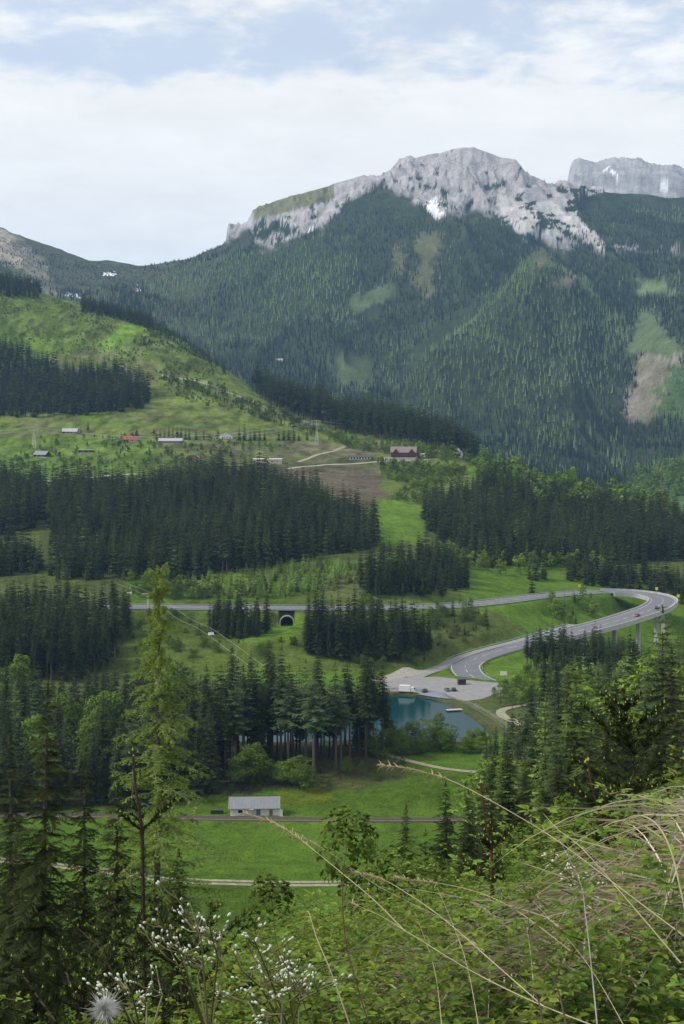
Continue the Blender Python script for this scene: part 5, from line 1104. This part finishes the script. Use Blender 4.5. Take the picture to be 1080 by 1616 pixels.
for pa, ids in rest.items():
    far = TREES[ids[0]][1] > 2300; low_ = TREES[ids[0]][4] in (BU,) or 'scrub' in pa or 'shrub' in pa or 'hedge' in pa or 'bush' in pa or 'thicket' in pa
    nm = 'distant_forest' if far else ('undergrowth' if low_ else ('larch_plantation' if 'plantation' in pa else 'forest'))
    forest(nm, ids, FARK if far else (HI if min(TREES[i][1] for i in ids) < 40 else MID))
# ------------------------------------------------------------------ the tall larch
LARCHM = leaf_mat('larch_needles', .3, 0.)
def big_larch():
    r = np.random.default_rng(101); d = 88.; bx = (246 - 540) / F * d; bz = G1(bx, d); H = -(892 - HY) / F * d - bz; V = []; T = []
    e = thing('larch_tree', 'tall yellow green larch towering at the left, its dark trunk showing through', 'larch', (bx, d, bz - .3))
    top = np.array((.45, 0, H)); trunk_x = lambda z: .10 * math.sin(z / H * 2.2) * (z / H) + .15 * (z / H)
    br = []; C0, C1 = np.array((.145, .210, .040)), np.array((.255, .345, .070))
    for i in range(300):
        t = r.uniform(.16, 1.0) ** .9; z = H * t; a = r.uniform(0, 6.28); side = math.cos(a)
        ln = 5.6 * min(1, (1 - t) * 1.25 + .10) * r.uniform(.45, 1.1) * (1.12 if side > 0 else .95)
        if t > .93: ln = r.uniform(.35, .95)
        el = r.uniform(-.12, .35) if t < .93 else r.uniform(.1, 1.0); dr = r.uniform(.1, .35); n = 9
        p0 = np.array((trunk_x(z), 0, z)); dirv = np.array((math.cos(a), math.sin(a), 0)); sd = np.array((-math.sin(a), math.cos(a), 0)); pts = []
        for k in range(n + 1): s = k / n; pts.append(p0 + dirv * ln * s + np.array((0, 0, ln * (el * s - dr * s * s))) + sd * .05 * ln * math.sin(4 * s + i))
        br.append((pts, .05 * (1 - t * .6)))
        dead = r.random() < .13
        if dead: continue
        for k in range(1, n + 1):
            for _ in range(4 + int(3 * (1 - t))):
                q = pts[k] + (pts[k - 1] - pts[k]) * r.random(); w_ = sd * r.choice((-1, 1)) * r.uniform(.3, 1) + dirv * r.uniform(.0, .6); w_ = w_ / np.linalg.norm(w_) * ln * .22 * r.uniform(.4, 1.2) * (1.25 - k / n) + np.array((0, 0, -r.uniform(.02, .38)))
                col = C0 + (C1 - C0) * r.random()
                for j in range(7):
                    s0 = q + w_ * (j / 7); dd = r.normal(0, 1, 3); dd[2] = abs(dd[2]) * .2 - .5; dd = dd / np.linalg.norm(dd) * r.uniform(.07, .20); n2_ = r.normal(0, .025, 3)
                    V += [s0, s0 + dd + n2_, s0 + w_ / 7 * 1.4]; T += [col * .85, col * 1.2, col]
    V = np.array(V); link('crown', mesh_np('larch_crown', V, np.arange(len(V)).reshape(-1, 3), [LARCHM], np.array(T)), e)
    mb = MB(); zs = [-.5, .4] + [H * k / 14 for k in range(1, 15)]; mb.tube([(trunk_x(z), 0, z) for z in zs], [.36, .29] + [.26 * (1 - k / 15) + .02 for k in range(1, 15)], 10); mb.build('trunk', mat('larch_bark', (.115, .105, .098), .95, var=.5, scale=3.5, bump=.8), e, smooth=True)
    mb = MB()
    for pts, rd in br: mb.tube(pts[::3], [rd, rd * .6, rd * .35, rd * .15], 3, cap=False)
    o = mb.build('limbs', M['barkgrey'], e)
big_larch()

# ------------------------------------------------------------------ plants within reach of the camera
GREEN = leaf_mat('green_leaves', .35, .12, .5); STRAW = leaf_mat('dry_stalks', .15, .1, .75); STEM = mat('green_brown_stem', (.12, .12, .045), .7, scale=20); TWIG = mat('twig_bark', (.050, .036, .026), .85, var=.3, scale=30); REDT = mat('red_brown_stem', (.085, .042, .026), .75, var=.2, scale=30); PALET = mat('pale_dead_stem', (.38, .32, .20), .8, var=.2, scale=20); GREYT = mat('grey_dead_stem', (.25, .23, .21), .85, var=.3, scale=20)
BUDM = mat('white_bud', (.52, .56, .44), .7, var=.1, scale=40); TIPM = mat('fresh_spruce_bud', (.30, .34, .06), .6, var=.25, scale=60); NEEDM = leaf_mat('spruce_needles', .1, .1)
class TV:
    def __init__(s): s.V = []; s.T = []
    def tri(s, a, b, c, ca, cb=None, cc_=None): s.V += [a, b, c]; s.T += [ca, ca if cb is None else cb, ca if cc_ is None else cc_]
    def leaf(s, base, direction, normal, L_, W_, col):
        d = direction / (np.linalg.norm(direction) + 1e-9); sd = np.cross(d, normal); sd /= np.linalg.norm(sd) + 1e-9; nn_ = np.cross(sd, d)
        m1 = base + d * L_ * .35; m2 = base + d * L_ * .7 - nn_ * L_ * .05; tip = base + d * L_ - nn_ * L_ * .16
        for q in (-1, 1):
            e1 = m1 + sd * q * W_ * .5 + nn_ * W_ * .18; e2 = m2 + sd * q * W_ * .38 + nn_ * W_ * .08
            s.tri(base, e1, m1, col * .85); s.tri(m1, e1, e2, col); s.tri(m1, e2, m2, col); s.tri(m2, e2, tip, col * 1.1)
    def blade(s, pts, w, col):
        pts = [np.array(p, float) for p in pts]; n = len(pts)
        for i in range(n - 1):
            a, b = pts[i], pts[i + 1]; d = b - a; sd = np.cross(d, (0.2, 1, .15)); sd /= np.linalg.norm(sd) + 1e-9; w0 = w * (1 - i / n) ** .6; w1 = w * (1 - (i + 1) / n) ** .6 if i < n - 2 else 0
            s.tri(a - sd * w0, a + sd * w0, b + sd * w1, col * (.9 + .2 * i / n)); s.tri(a - sd * w0, b + sd * w1, b - sd * w1, col)
    def mesh(s, name, m_): V = np.array(s.V); return mesh_np(name, V, np.arange(len(V)).reshape(-1, 3), [m_], np.array(s.T))
def cane_proto(seed, H=.55, nodes=9, lf=.055, bright=1.):
    r = np.random.default_rng(seed); t = TV(); pts = []; a = r.uniform(0, 6.28); lean = r.uniform(.15, .5)
    for k in range(nodes + 1): s = k / nodes; pts.append(np.array((math.cos(a) * lean * H * s * s, math.sin(a) * lean * H * s * s, H * (s - .15 * s * s))) + r.normal(0, .006, 3))
    for k in range(2, nodes + 1):
        for rep in range(2 if k < nodes else 3):
            b = a + k * 2.4 + rep * 3.0 + r.uniform(-.5, .5); d = np.array((math.cos(b), math.sin(b), r.uniform(.1, .7))); p = pts[k] + d * lf * .8; L_ = lf * r.uniform(.7, 1.3) * (1.2 - .4 * k / nodes); col = (np.array((.155, .235, .038)) if k > nodes - 5 else np.array((.072, .130, .026))) * r.uniform(.8, 1.3) * bright
            t.tri(pts[k], p, pts[k] + np.array((.002, .002, .002)), np.array((.10, .13, .04)))
            up = np.array((0, 0, 1)) + r.normal(0, .35, 3); t.leaf(p, d, up, L_, L_ * .42, col)
            for q in (-1, 1): c, s_ = math.cos(q * 1.2), math.sin(q * 1.2); d2 = np.array((d[0] * c - d[1] * s_, d[0] * s_ + d[1] * c, d[2] * .5)); t.leaf(p, d2, up + r.normal(0, .2, 3), L_ * .75, L_ * .38, col * r.uniform(.85, 1.1))
    st = MB().tube(pts, [.0022 * (1 - .7 * k / nodes) for k in range(nodes + 1)], 5)
    return t, st
rr_ = np.random.default_rng(202)
def nearpt(u, d): X = (u - 540) / F * d; return np.array((X, d, G1(X, d)))
topline = lambda u: 46 * float(fbm(np.array([u / 34.]), np.array([3.3]), 3, 19)[0]) + np.interp(u, [0, 150, 300, 420, 500, 600, 700, 760, 850, 950, 1000, 1080, 1300], [1640, 1600, 1580, 1480, 1420, 1445, 1415, 1395, 1355, 1320, 1280, 1200, 1180])
# green mass of canes: low ones as one growth
protos_c = [cane_proto(300 + i, .5, 16, .023) for i in range(6)]
und = TV(); Vc = []; Tc = []; SV = MB()
for i in range(3600):
    d = math.exp(rr_.uniform(math.log(2.2), math.log(15))); u = rr_.uniform(330, 1200) if rr_.random() < .85 else rr_.uniform(60, 400); p = nearpt(u, d)
    yb = HY - p[2] / d * F; maxh = (yb - topline(u) - rr_.uniform(0, 30)) / F * d
    if maxh < .12 or yb - maxh / d * F > 1680: continue
    if fbm(np.array([p[0] * 2.2]), np.array([p[1] * .9]), 2, 23)[0] < rr_.uniform(-.5, .05) + (.12 if u > 780 and d < 5 else 0): continue
    t_, st = protos_c[i % 6]; s = min(maxh / .5, rr_.uniform(.5, 1.4) * (1 + d * .05)); a = rr_.uniform(0, 6.28); V_ = np.array(t_.V) * s; ca, sa = math.cos(a), math.sin(a)
    V_ = np.stack([V_[:, 0] * ca - V_[:, 1] * sa + p[0], V_[:, 0] * sa + V_[:, 1] * ca + p[1], V_[:, 2] + p[2]], -1); Vc.append(V_); Tc.append(np.array(t_.T) * rr_.uniform(.7, 1.25) * np.array((rr_.uniform(.85, 1.25), 1, 1)))
Vc = np.concatenate(Vc); Tc = np.concatenate(Tc); o = link('undergrowth', mesh_np('undergrowth', Vc, np.arange(len(Vc)).reshape(-1, 3), [GREEN], Tc)); o['kind'] = 'stuff'
# individual leafy shoots standing out
shp = []
for i in range(4):
    t_, st = cane_proto(320 + i, .6, 18, .024, 1.25); shp.append((t_.mesh('shoot_leaves', GREEN), st))
SHOOTS = [(870, 1222, 4.2, 'with a pale tuft of leaves above the dark spruces'), (1060, 1165, 3.6, 'highest at the right edge'), (600, 1330, 4.0, 'under the small spruce left of the centre'), (500, 1370, 3.8, 'at the left end of the bramble bank'), (735, 1385, 2.6, 'with the broadest soft leaves in the middle'), (430, 1440, 3.0, 'with bluish leaves behind the white buds'), (1000, 1330, 3.2, 'beside the arched stalk'),
          (920, 1345, 3.4, 'between the dry stalks at the right'), (660, 1350, 4.4, 'rising behind the grass heads'), (1030, 1440, 2.4, 'low at the right border in dry grass'), (560, 1500, 2.6, 'beside the red brown stem'), (830, 1440, 2.8, 'with narrow upright leaves'), (1060, 1300, 3.0, 'leaning over the right border'), (110, 1500, 3.0, 'alone in front of the left spruces')]
for i, (u, tp, d, lab) in enumerate(SHOOTS):
    p = nearpt(u, d); h = p[2] * -1 - (tp - HY) / F * d; s = max(h, .25) / .56; e = thing('bramble_shoot', 'leafy green bramble shoot ' + lab, 'shoot', p, rr_.uniform(0, 6.28), 'bramble shoots on the near bank'); e.scale = (min(s, 2.0), min(s, 2.0), s)
    link('leaves', shp[i % 4][0], e)
    if i < 4: so = shp[i][1].build('stem', STEM, e); shp[i] = (*shp[i][:2], so.data)
    else: link('stem', shp[i % 4][2], e)
for i in range(16):
    u = [560, 620, 690, 770, 800, 850, 890, 940, 965, 1010, 1045, 1070, 1085, 900, 1060, 720][i]; d = rr_.uniform(2.6, 5.5); p = nearpt(u, d); h = -p[2] - (topline(u) - rr_.uniform(15, 75) - HY) / F * d; s = max(h, .2) / .56
    e = thing('bramble_shoot', 'leafy green shoot sticking up along the crest of the near bank', 'shoot', p, rr_.uniform(0, 6.28), 'shoots along the crest of the near bank'); e.scale = (min(s, 1.8), min(s, 1.8), s); link('leaves', shp[i % 4][0], e); link('stem', shp[i % 4][2], e)
# dry grass tangle and green grass
dg = TV(); gg_ = TV()
for i in range(15000):
    d = math.exp(rr_.uniform(math.log(1.8), math.log(12))); u = 540 + 680 * rr_.random() ** .6; p = nearpt(u, d); yb = HY - p[2] / d * F
    if yb > 1900 or yb < topline(u) + 110 or d > 8.5 or d < 2.5: continue
    dens = fbm(np.array([p[0] * 1.3]), np.array([p[1] * 1.1]), 3, 33)[0]
    if rr_.random() > .40 + dens * 1.7 + (u > 760) * .4: continue
    L_ = rr_.uniform(.12, .46) * (.7 + .06 * d); a = rr_.normal(2.6, 1.0); el = rr_.uniform(-.15, .6); dv = np.array((math.cos(a) * math.cos(el), math.sin(a) * .8 * math.cos(el), math.sin(el))); lift = rr_.uniform(0, 1) ** .8 * max((yb - topline(u) - 70) / F * d, .03); q = p + np.array((0, 0, lift)); n = 6; pts = []
    cap = (yb - topline(u) - rr_.uniform(50, 240)) / F * d
    q[2] = min(q[2], p[2] + max(cap, .03)); 
    for k in range(n): s = k / (n - 1); z_ = min(q[2] + L_ * (dv[2] * s - .55 * s * s * math.cos(el)), p[2] + max(cap, .05)); pts.append(np.array((q[0] + dv[0] * L_ * s, q[1] + dv[1] * L_ * s, max(z_, p[2] + .02))))
    c = np.array((.60, .53, .35)) * rr_.uniform(.55, 1.35); c = c * np.array((1, rr_.uniform(.92, 1.05), rr_.uniform(.8, 1.2))); dg.blade(pts, rr_.uniform(.0008, .0017) * (1 + d * .08), c)
for i in range(6500):
    d = math.exp(rr_.uniform(math.log(1.4), math.log(12))); u = 380 + 820 * rr_.random() ** .8; p = nearpt(u, d); yb = HY - p[2] / d * F
    if yb > 1850 or yb < topline(u): continue
    L_ = rr_.uniform(.12, .40) * (.7 + .08 * d); a = rr_.uniform(0, 6.28); pts = [p + np.array((math.cos(a) * L_ * .5 * s * s, math.sin(a) * L_ * .5 * s * s, L_ * (s - .3 * s * s))) for s in np.linspace(0, 1, 5)]; dg_ = np.array((.13, .19, .035)) * rr_.uniform(.6, 1.4); gg_.blade(pts, rr_.uniform(.0012, .0026) * (1 + d * .1), dg_)
o = link('dry_grass', dg.mesh('dry_grass', STRAW)); o['kind'] = 'stuff'
o = link('green_grass', gg_.mesh('green_grass', GREEN)); o['kind'] = 'stuff'
# big single stalks, each placed on its own
def stalk(name, label, pts, d0, d1, r0, m_, head=None, cat='grass stalk', group=None, hc=(.44, .37, .22)):
    n = len(pts); W = smooth_line([P(x, y, d0 + (d1 - d0) * i / (n - 1)) for i, (x, y) in enumerate(pts)], 7); b = np.array(W[0]); e = thing(name, label, cat, b, 0, group); k = len(W)
    MB().tube([np.array(q) - b for q in W], [r0 * .30 * (1 - .75 * i / k) for i in range(k)], 6).build('stem', m_, e, smooth=True)
    if head:
        t = TV(); r = np.random.default_rng(len(label)); tot = int(k * head)
        for i in range(k - tot, k - 1):
            for _ in range(9):
                q = W[i] + (W[i + 1] - W[i]) * r.random() - b; dv = (W[i + 1] - W[i]); dv = dv / np.linalg.norm(dv); s = r.normal(0, 1, 3) * .5 + dv * 1.1; s = s / np.linalg.norm(s) * r.uniform(.006, .018); t.blade([q, q + s * .5, q + s + np.array((0, 0, -.002))], .0008, np.array(hc) * r.uniform(.7, 1.2))
        link('seed_head', t.mesh('seed_head', STRAW), e)
    return e, W
stalk('seeding_grass', 'longest pale grass stalk reaching from the right border towards the pond', [(1110, 1500), (1030, 1440), (955, 1383), (870, 1320), (790, 1272), (730, 1240), (690, 1224), (640, 1212), (600, 1208)], 2.0, 2.5, .0035, PALET, .33)
stalk('seeding_grass', 'blurred grass head hanging in front of the meadow below the white shed', [(640, 1470), (590, 1420), (540, 1378), (500, 1345), (465, 1318), (430, 1298), (385, 1283)], 2.2, 2.6, .0028, PALET, .45)
stalk('seeding_grass', 'grass stalk with a short feathery head left of the middle of the bank', [(860, 1590), (780, 1520), (700, 1450), (640, 1408), (600, 1386), (556, 1376)], 1.9, 2.4, .0032, PALET, .30)
stalk('seeding_grass', 'drooping grass head above the leaves in the middle', [(900, 1500), (820, 1440), (760, 1410), (700, 1395), (650, 1388), (620, 1384)], 2.4, 2.8, .0028, PALET, .4)
stalk('seeding_grass', 'grass stalk low across the middle of the bank', [(940, 1620), (840, 1580), (740, 1530), (650, 1475), (600, 1445), (552, 1424)], 1.7, 2.2, .003, PALET, .12)
stalk('seeding_grass', 'small grass head beside the gravel path by the lower meadow', [(720, 1460), (600, 1400), (520, 1345), (480, 1322)], 2.7, 2.9, .0018, PALET, .3)
stalk('arched_stalk', 'thick brown stalk bent over in an arch at the right', [(1100, 1520), (1078, 1420), (1060, 1345), (1040, 1305), (1015, 1288), (992, 1291), (978, 1310), (974, 1350)], 1.9, 2.1, .006, PALET, None, 'stalk')
stalk('dead_stem', 'pale straight dead stem pointing up at the dark spruces', [(1075, 1520), (990, 1420), (920, 1340), (882, 1310), (858, 1284)], 2.1, 2.5, .0038, PALET, None, 'stem')
stalk('dead_stem', 'upright red brown stem left of the middle', [(590, 1640), (565, 1560), (545, 1480), (541, 1400), (548, 1330)], 1.6, 1.7, .0038, REDT, None, 'stem')
stalk('dead_stem', 'pale stem bent at the top in front of the bramble leaves', [(560, 1640), (525, 1540), (500, 1480), (486, 1438), (478, 1470)], 1.7, 1.8, .0035, PALET, None, 'stem')
stalk('dead_stem', 'dark forked stem below the meadow edge', [(500, 1640), (470, 1560), (440, 1500), (432, 1440), (436, 1400)], 1.9, 2.0, .0030, TWIG, None, 'stem')
stalk('dead_stem', 'grey thin stem standing in the dry grass right of the middle', [(945, 1640), (935, 1540), (925, 1450), (915, 1390), (880, 1320)], 1.8, 2.2, .0035, GREYT, None, 'stem')
stalk('dead_stem', 'dark twisted twig leaning left in the right half', [(900, 1650), (880, 1560), (850, 1500), (835, 1460), (838, 1430)], 1.6, 1.9, .0045, TWIG, None, 'stem')
stalk('dead_stem', 'second dark twig left of the twisted one', [(860, 1650), (850, 1580), (820, 1540), (800, 1490), (795, 1450)], 1.7, 1.9, .004, TWIG, None, 'stem')
stalk('dead_stem', 'brown stem at the right border crossing the dry grass', [(1110, 1560), (1075, 1490), (1055, 1420), (1045, 1350)], 1.9, 2.2, .005, TWIG, None, 'stem')
stalk('dead_stem', 'thin brown stem leaning right beside the left young spruce', [(190, 1560), (160, 1500), (140, 1480), (120, 1462)], 3.0, 3.2, .003, REDT, None, 'stem')
for i, (x0, y0, x1, y1, wd) in enumerate([(700, 1616, 655, 1440, 'left'), (760, 1616, 690, 1400, 'middle'), (1000, 1616, 820, 1400, 'right')]):
    stalk('dead_stem', f'thin pale dead stem, {wd} of the three crossing the bramble leaves', [(x0, y0 + 30), ((x0 + x1) / 2 + 8, (y0 + y1) / 2), (x1, y1)], 1.8, 2.5, .0022, PALET, None, 'stem')
# young spruces: leader and whorls with fresh buds
def spruce_top(label, pts, d, whorls, r0=.008, side=.11, bare=.0, seed=1, red=False):
    r = np.random.default_rng(seed); n = len(pts); W = smooth_line([P(x, y, d) for x, y in pts], 6); b = np.array(W[0]); W = [np.array(q) - b for q in W]; e = thing('young_spruce', label, 'young spruce', b, 0, 'young spruces on the near bank'); k = len(W)
    wood = MB().tube(W, [r0 * (1 - .6 * i / k) for i in range(k)], 6); nd_ = TV(); bd = MB()
    def bud(p, s):
        vs = []; 
        for j in range(5): vs.append(p + s * np.array((math.cos(j * 1.257), math.sin(j * 1.257), 0)) * .5)
        bd.add([p - np.array((0, 0, s * .6))] + vs + [p + np.array((0, 0, s * 1.1))], [(0, 1 + (j + 1) % 5, 1 + j) for j in range(5)] + [(6, 1 + j, 1 + (j + 1) % 5) for j in range(5)])
    def needles(a, c, dens, ln, col):
        L_ = np.linalg.norm(c - a); dv = (c - a) / (L_ + 1e-9)
        for _ in range(int(L_ * dens)):
            q = a + (c - a) * r.random(); s = r.normal(0, 1, 3); s -= dv * s.dot(dv); s = s / np.linalg.norm(s) + dv * .8; s = s / np.linalg.norm(s) * ln * r.uniform(.7, 1.1); w_ = np.cross(s, r.normal(0, 1, 3)); w_ = w_ / np.linalg.norm(w_) * .0011 * (d / 2.5)
            nd_.tri(q - w_, q + w_, q + s, col * r.uniform(.7, 1.3))
    dark = np.array((.028, .045, .014)); fresh = np.array((.11, .15, .03))
    for i in range(k - 1): needles(W[i], W[i + 1], 1300 * (1 if i < k * (1 - bare) else .35), .014, dark)
    bud(W[-1], .007)
    for j in range(4): bud(W[-1] + r.normal(0, .006, 3) - np.array((0, 0, .004)), .005)
    for wi, (f, ln) in enumerate(whorls):
        i = min(int(f * (k - 1)), k - 2); m_ = 5 if ln > .9 else 3
        for j in range(m_):
            a = 6.283 * (j + r.uniform(-.25, .25)) / m_ + wi; L_ = side * ln * r.uniform(.75, 1.15); dv = np.array((math.cos(a), math.sin(a), .75 if f > .5 else .38)); dv /= np.linalg.norm(dv); A = W[i]; pts_ = [A + dv * L_ * s + np.array((0, 0, L_ * .12 * s * s)) for s in (0, .33, .66, 1)]
            wood.tube(pts_, [r0 * .5, r0 * .4, r0 * .3, r0 * .2], 4)
            for q in range(3): needles(pts_[q], pts_[q + 1], 1500, .013, dark)
            bud(pts_[-1], .006)
            for q in (1, 2, 3):
                for sgn in (-1, 1):
                    c, s_ = math.cos(sgn * .85), math.sin(sgn * .85); d2 = np.array((dv[0] * c - dv[1] * s_, dv[0] * s_ + dv[1] * c, dv[2])); l2 = L_ * .42 * (1.2 - q / 4); tip = pts_[q] + d2 * l2; wood.tube([pts_[q], tip], [r0 * .22, r0 * .15], 3); needles(pts_[q], tip, 1500, .012, dark); bud(tip, .0045)
                    if ln > .9 and r.random() < .6: needles(tip - d2 * .01, tip + d2 * .012, 1800, .009, fresh)
    wood.build('twigs', REDT if red else TWIG, e); link('needles', nd_.mesh('needles', NEEDM), e); tag(bd.build('buds', TIPM, e), kind='stuff')
spruce_top('young spruce with a tall bare leader at the left in front of the larch', [(230, 1640), (228, 1500), (226, 1400), (224, 1310), (214, 1240), (210, 1184)], 3.4, [(.08, 2.2), (.22, 1.7), (.60, .8)], .0062, .10, .45, 1)
spruce_top('young spruce with a bare forked leader in the middle of the picture', [(790, 1560), (782, 1470), (777, 1400), (775, 1340), (765, 1290), (759, 1235)], 3.2, [(.2, 1.2), (.45, .8), (.62, .7)], .0052, .09, .5, 2, True)
spruce_top('young spruce full of fresh yellow green buds at the right', [(1010, 1460), (1005, 1340), (1002, 1250), (998, 1180), (990, 1130), (983, 1084)], 3.6, [(.1, 1.9), (.25, 1.8), (.42, 1.4), (.58, 1.2), (.72, .9), (.84, .5)], .0045, .10, .0, 3)
spruce_top('thin young spruce with a reddish leader between the two others on the right', [(990, 1420), (972, 1345), (950, 1290), (935, 1245), (928, 1200)], 3.3, [(.3, 1.2), (.6, .6)], .0045, .09, .3, 4, True)
spruce_top('low dark young spruce below the larch trunk', [(300, 1700), (292, 1600), (285, 1530), (280, 1470)], 3.0, [(.15, 3.0), (.4, 2.4), (.7, 1.4)], .008, .10, 0, 5)
spruce_top('small young spruce low at the left border', [(130, 1700), (128, 1620), (126, 1560)], 2.8, [(.3, 2.6), (.7, 1.6)], .008, .10, 0, 6)
# tufts that give the valley meadow its grain
mt_ = TV(); n_ = 30000; my = 300 + 245 * rr_.random(n_); mx = (rr_.uniform(-40, 800, n_) - 540) / F * my; mz = ground(mx, my); mq = HY - mz / my * F
for x, y, z, q in zip(mx, my, mz, mq):
    if q < 1205 or abs(y - 448) < 5 or abs(y - 391) < 3: continue
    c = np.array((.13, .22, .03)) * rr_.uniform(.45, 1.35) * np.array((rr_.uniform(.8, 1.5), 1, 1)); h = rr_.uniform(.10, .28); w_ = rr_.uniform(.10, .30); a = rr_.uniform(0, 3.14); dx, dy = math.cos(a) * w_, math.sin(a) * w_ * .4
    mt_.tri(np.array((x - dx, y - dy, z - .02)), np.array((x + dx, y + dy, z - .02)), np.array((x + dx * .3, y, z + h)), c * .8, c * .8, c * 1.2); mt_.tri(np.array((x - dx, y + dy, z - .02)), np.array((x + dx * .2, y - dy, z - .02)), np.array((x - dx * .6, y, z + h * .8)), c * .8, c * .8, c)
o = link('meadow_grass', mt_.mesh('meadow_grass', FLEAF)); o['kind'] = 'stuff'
# white budded plants
def bud_plant(label, base, tips, d, seed):
    r = np.random.default_rng(seed); b = P(base[0], base[1], d); e = thing('white_budded_plant', label, 'wildflower', b, 0, 'wildflowers with white buds'); st = MB(); bd = MB()
    for (x, y) in tips:
        q = P(x, y, d + r.uniform(-.2, .2)) - b; mid = q * .55 + np.array((r.uniform(-.02, .02), 0, .03)); st.tube([(0, 0, 0), mid * .5, mid, q], [.0018, .0016, .0013, .0008], 5)
        for j in range(7):
            f = r.uniform(.45, 1.0); A = mid + (q - mid) * (f - .45) / .55; dv = r.normal(0, 1, 3) * np.array((1, .7, .5)) + np.array((0, 0, .8)); dv = dv / np.linalg.norm(dv) * r.uniform(.015, .04); B = A + dv; st.tube([A, A + dv * .6 + np.array((0, 0, -.003)), B], [.0012, .001, .0009], 4)
            for w_ in range(2):
                c = B + r.normal(0, .004, 3) * w_; s = r.uniform(.0018, .0034); u_ = dv / np.linalg.norm(dv); ring = []
                a1_ = np.cross(u_, (0, 0, 1.)) + 1e-6; a1_ /= np.linalg.norm(a1_); a2_ = np.cross(u_, a1_)
                vs = [c - u_ * s * 1.4] + [c + (a1_ * math.cos(t * 1.047) + a2_ * math.sin(t * 1.047)) * s * .62 for t in range(6)] + [c + u_ * s * .9 + (a1_ * math.cos(t * 1.047) + a2_ * math.sin(t * 1.047)) * s * .5 for t in range(6)] + [c + u_ * s * 1.3]
                bd.add(vs, [(0, 1 + (t + 1) % 6, 1 + t) for t in range(6)] + [(1 + t, 1 + (t + 1) % 6, 7 + (t + 1) % 6, 7 + t) for t in range(6)] + [(7 + t, 7 + (t + 1) % 6, 13) for t in range(6)])
    st.build('stalk', STEM, e); tag(bd.build('flower_buds', BUDM, e, smooth=True), kind='stuff')
bud_plant('tallest plant with white buds left of the middle', (330, 1640), [(272, 1405), (250, 1450), (300, 1425), (330, 1460), (345, 1480), (235, 1490), (290, 1490), (320, 1520)], 2.1, 1)
bud_plant('white budded plant at the lower left beside a fluffy seed head', (230, 1660), [(170, 1570), (200, 1560), (215, 1585), (190, 1600), (240, 1560)], 1.9, 2)
bud_plant('white budded plant right of the tallest one', (470, 1660), [(400, 1480), (395, 1500), (430, 1495), (445, 1520), (420, 1540), (380, 1530), (460, 1545)], 2.2, 3)
bud_plant('low white budded plant at the bottom among bramble leaves', (440, 1680), [(360, 1570), (410, 1580), (480, 1570), (520, 1555), (450, 1600)], 2.0, 4)
bud_plant('small plant with white buds in the middle of the right bank', (950, 1500), [(870, 1345), (885, 1370), (900, 1390), (920, 1375)], 2.8, 5)
t = TV(); c0 = P(166, 1592, 1.7)
for i in range(1500):
    q = np.random.default_rng(i).normal(0, 1, 3) * np.array((.0055, .0042, .004)); dv = q * .3 + np.random.default_rng(i + 9999).normal(0, .005, 3); t.blade([c0 + q * .3, c0 + q * .6 + dv * .3, c0 + q + dv], .0005, np.array((.62, .62, .60)))
fe = thing('fluffy_seed_head', 'white fluffy seed head at the bottom left', 'seed head', (0, 0, 0)); link('fluff', t.mesh('fluff', STRAW), fe); MB().tube([P(166, 1592, 1.7), P(175, 1620, 1.7), P(190, 1680, 1.72)], .002, 5).build('stem', STEM, fe)

# ------------------------------------------------------------------ the air
m = bpy.data.materials.new('air'); m.use_nodes = True; t = m.node_tree; t.nodes.remove(t.nodes['Principled BSDF'])
pv = t.nodes.new('ShaderNodeVolumePrincipled'); pv.inputs['Color'].default_value = (.36, .62, 1.0, 1); pv.inputs['Density'].default_value = 4.6e-5; pv.inputs['Anisotropy'].default_value = .1
t.links.new(pv.outputs[0], t.nodes['Material Output'].inputs['Volume'])
hz = MB().box((0, 5950, 400), (16000, 12400, 1600)).build('haze', m); hz['kind'] = 'stuff'
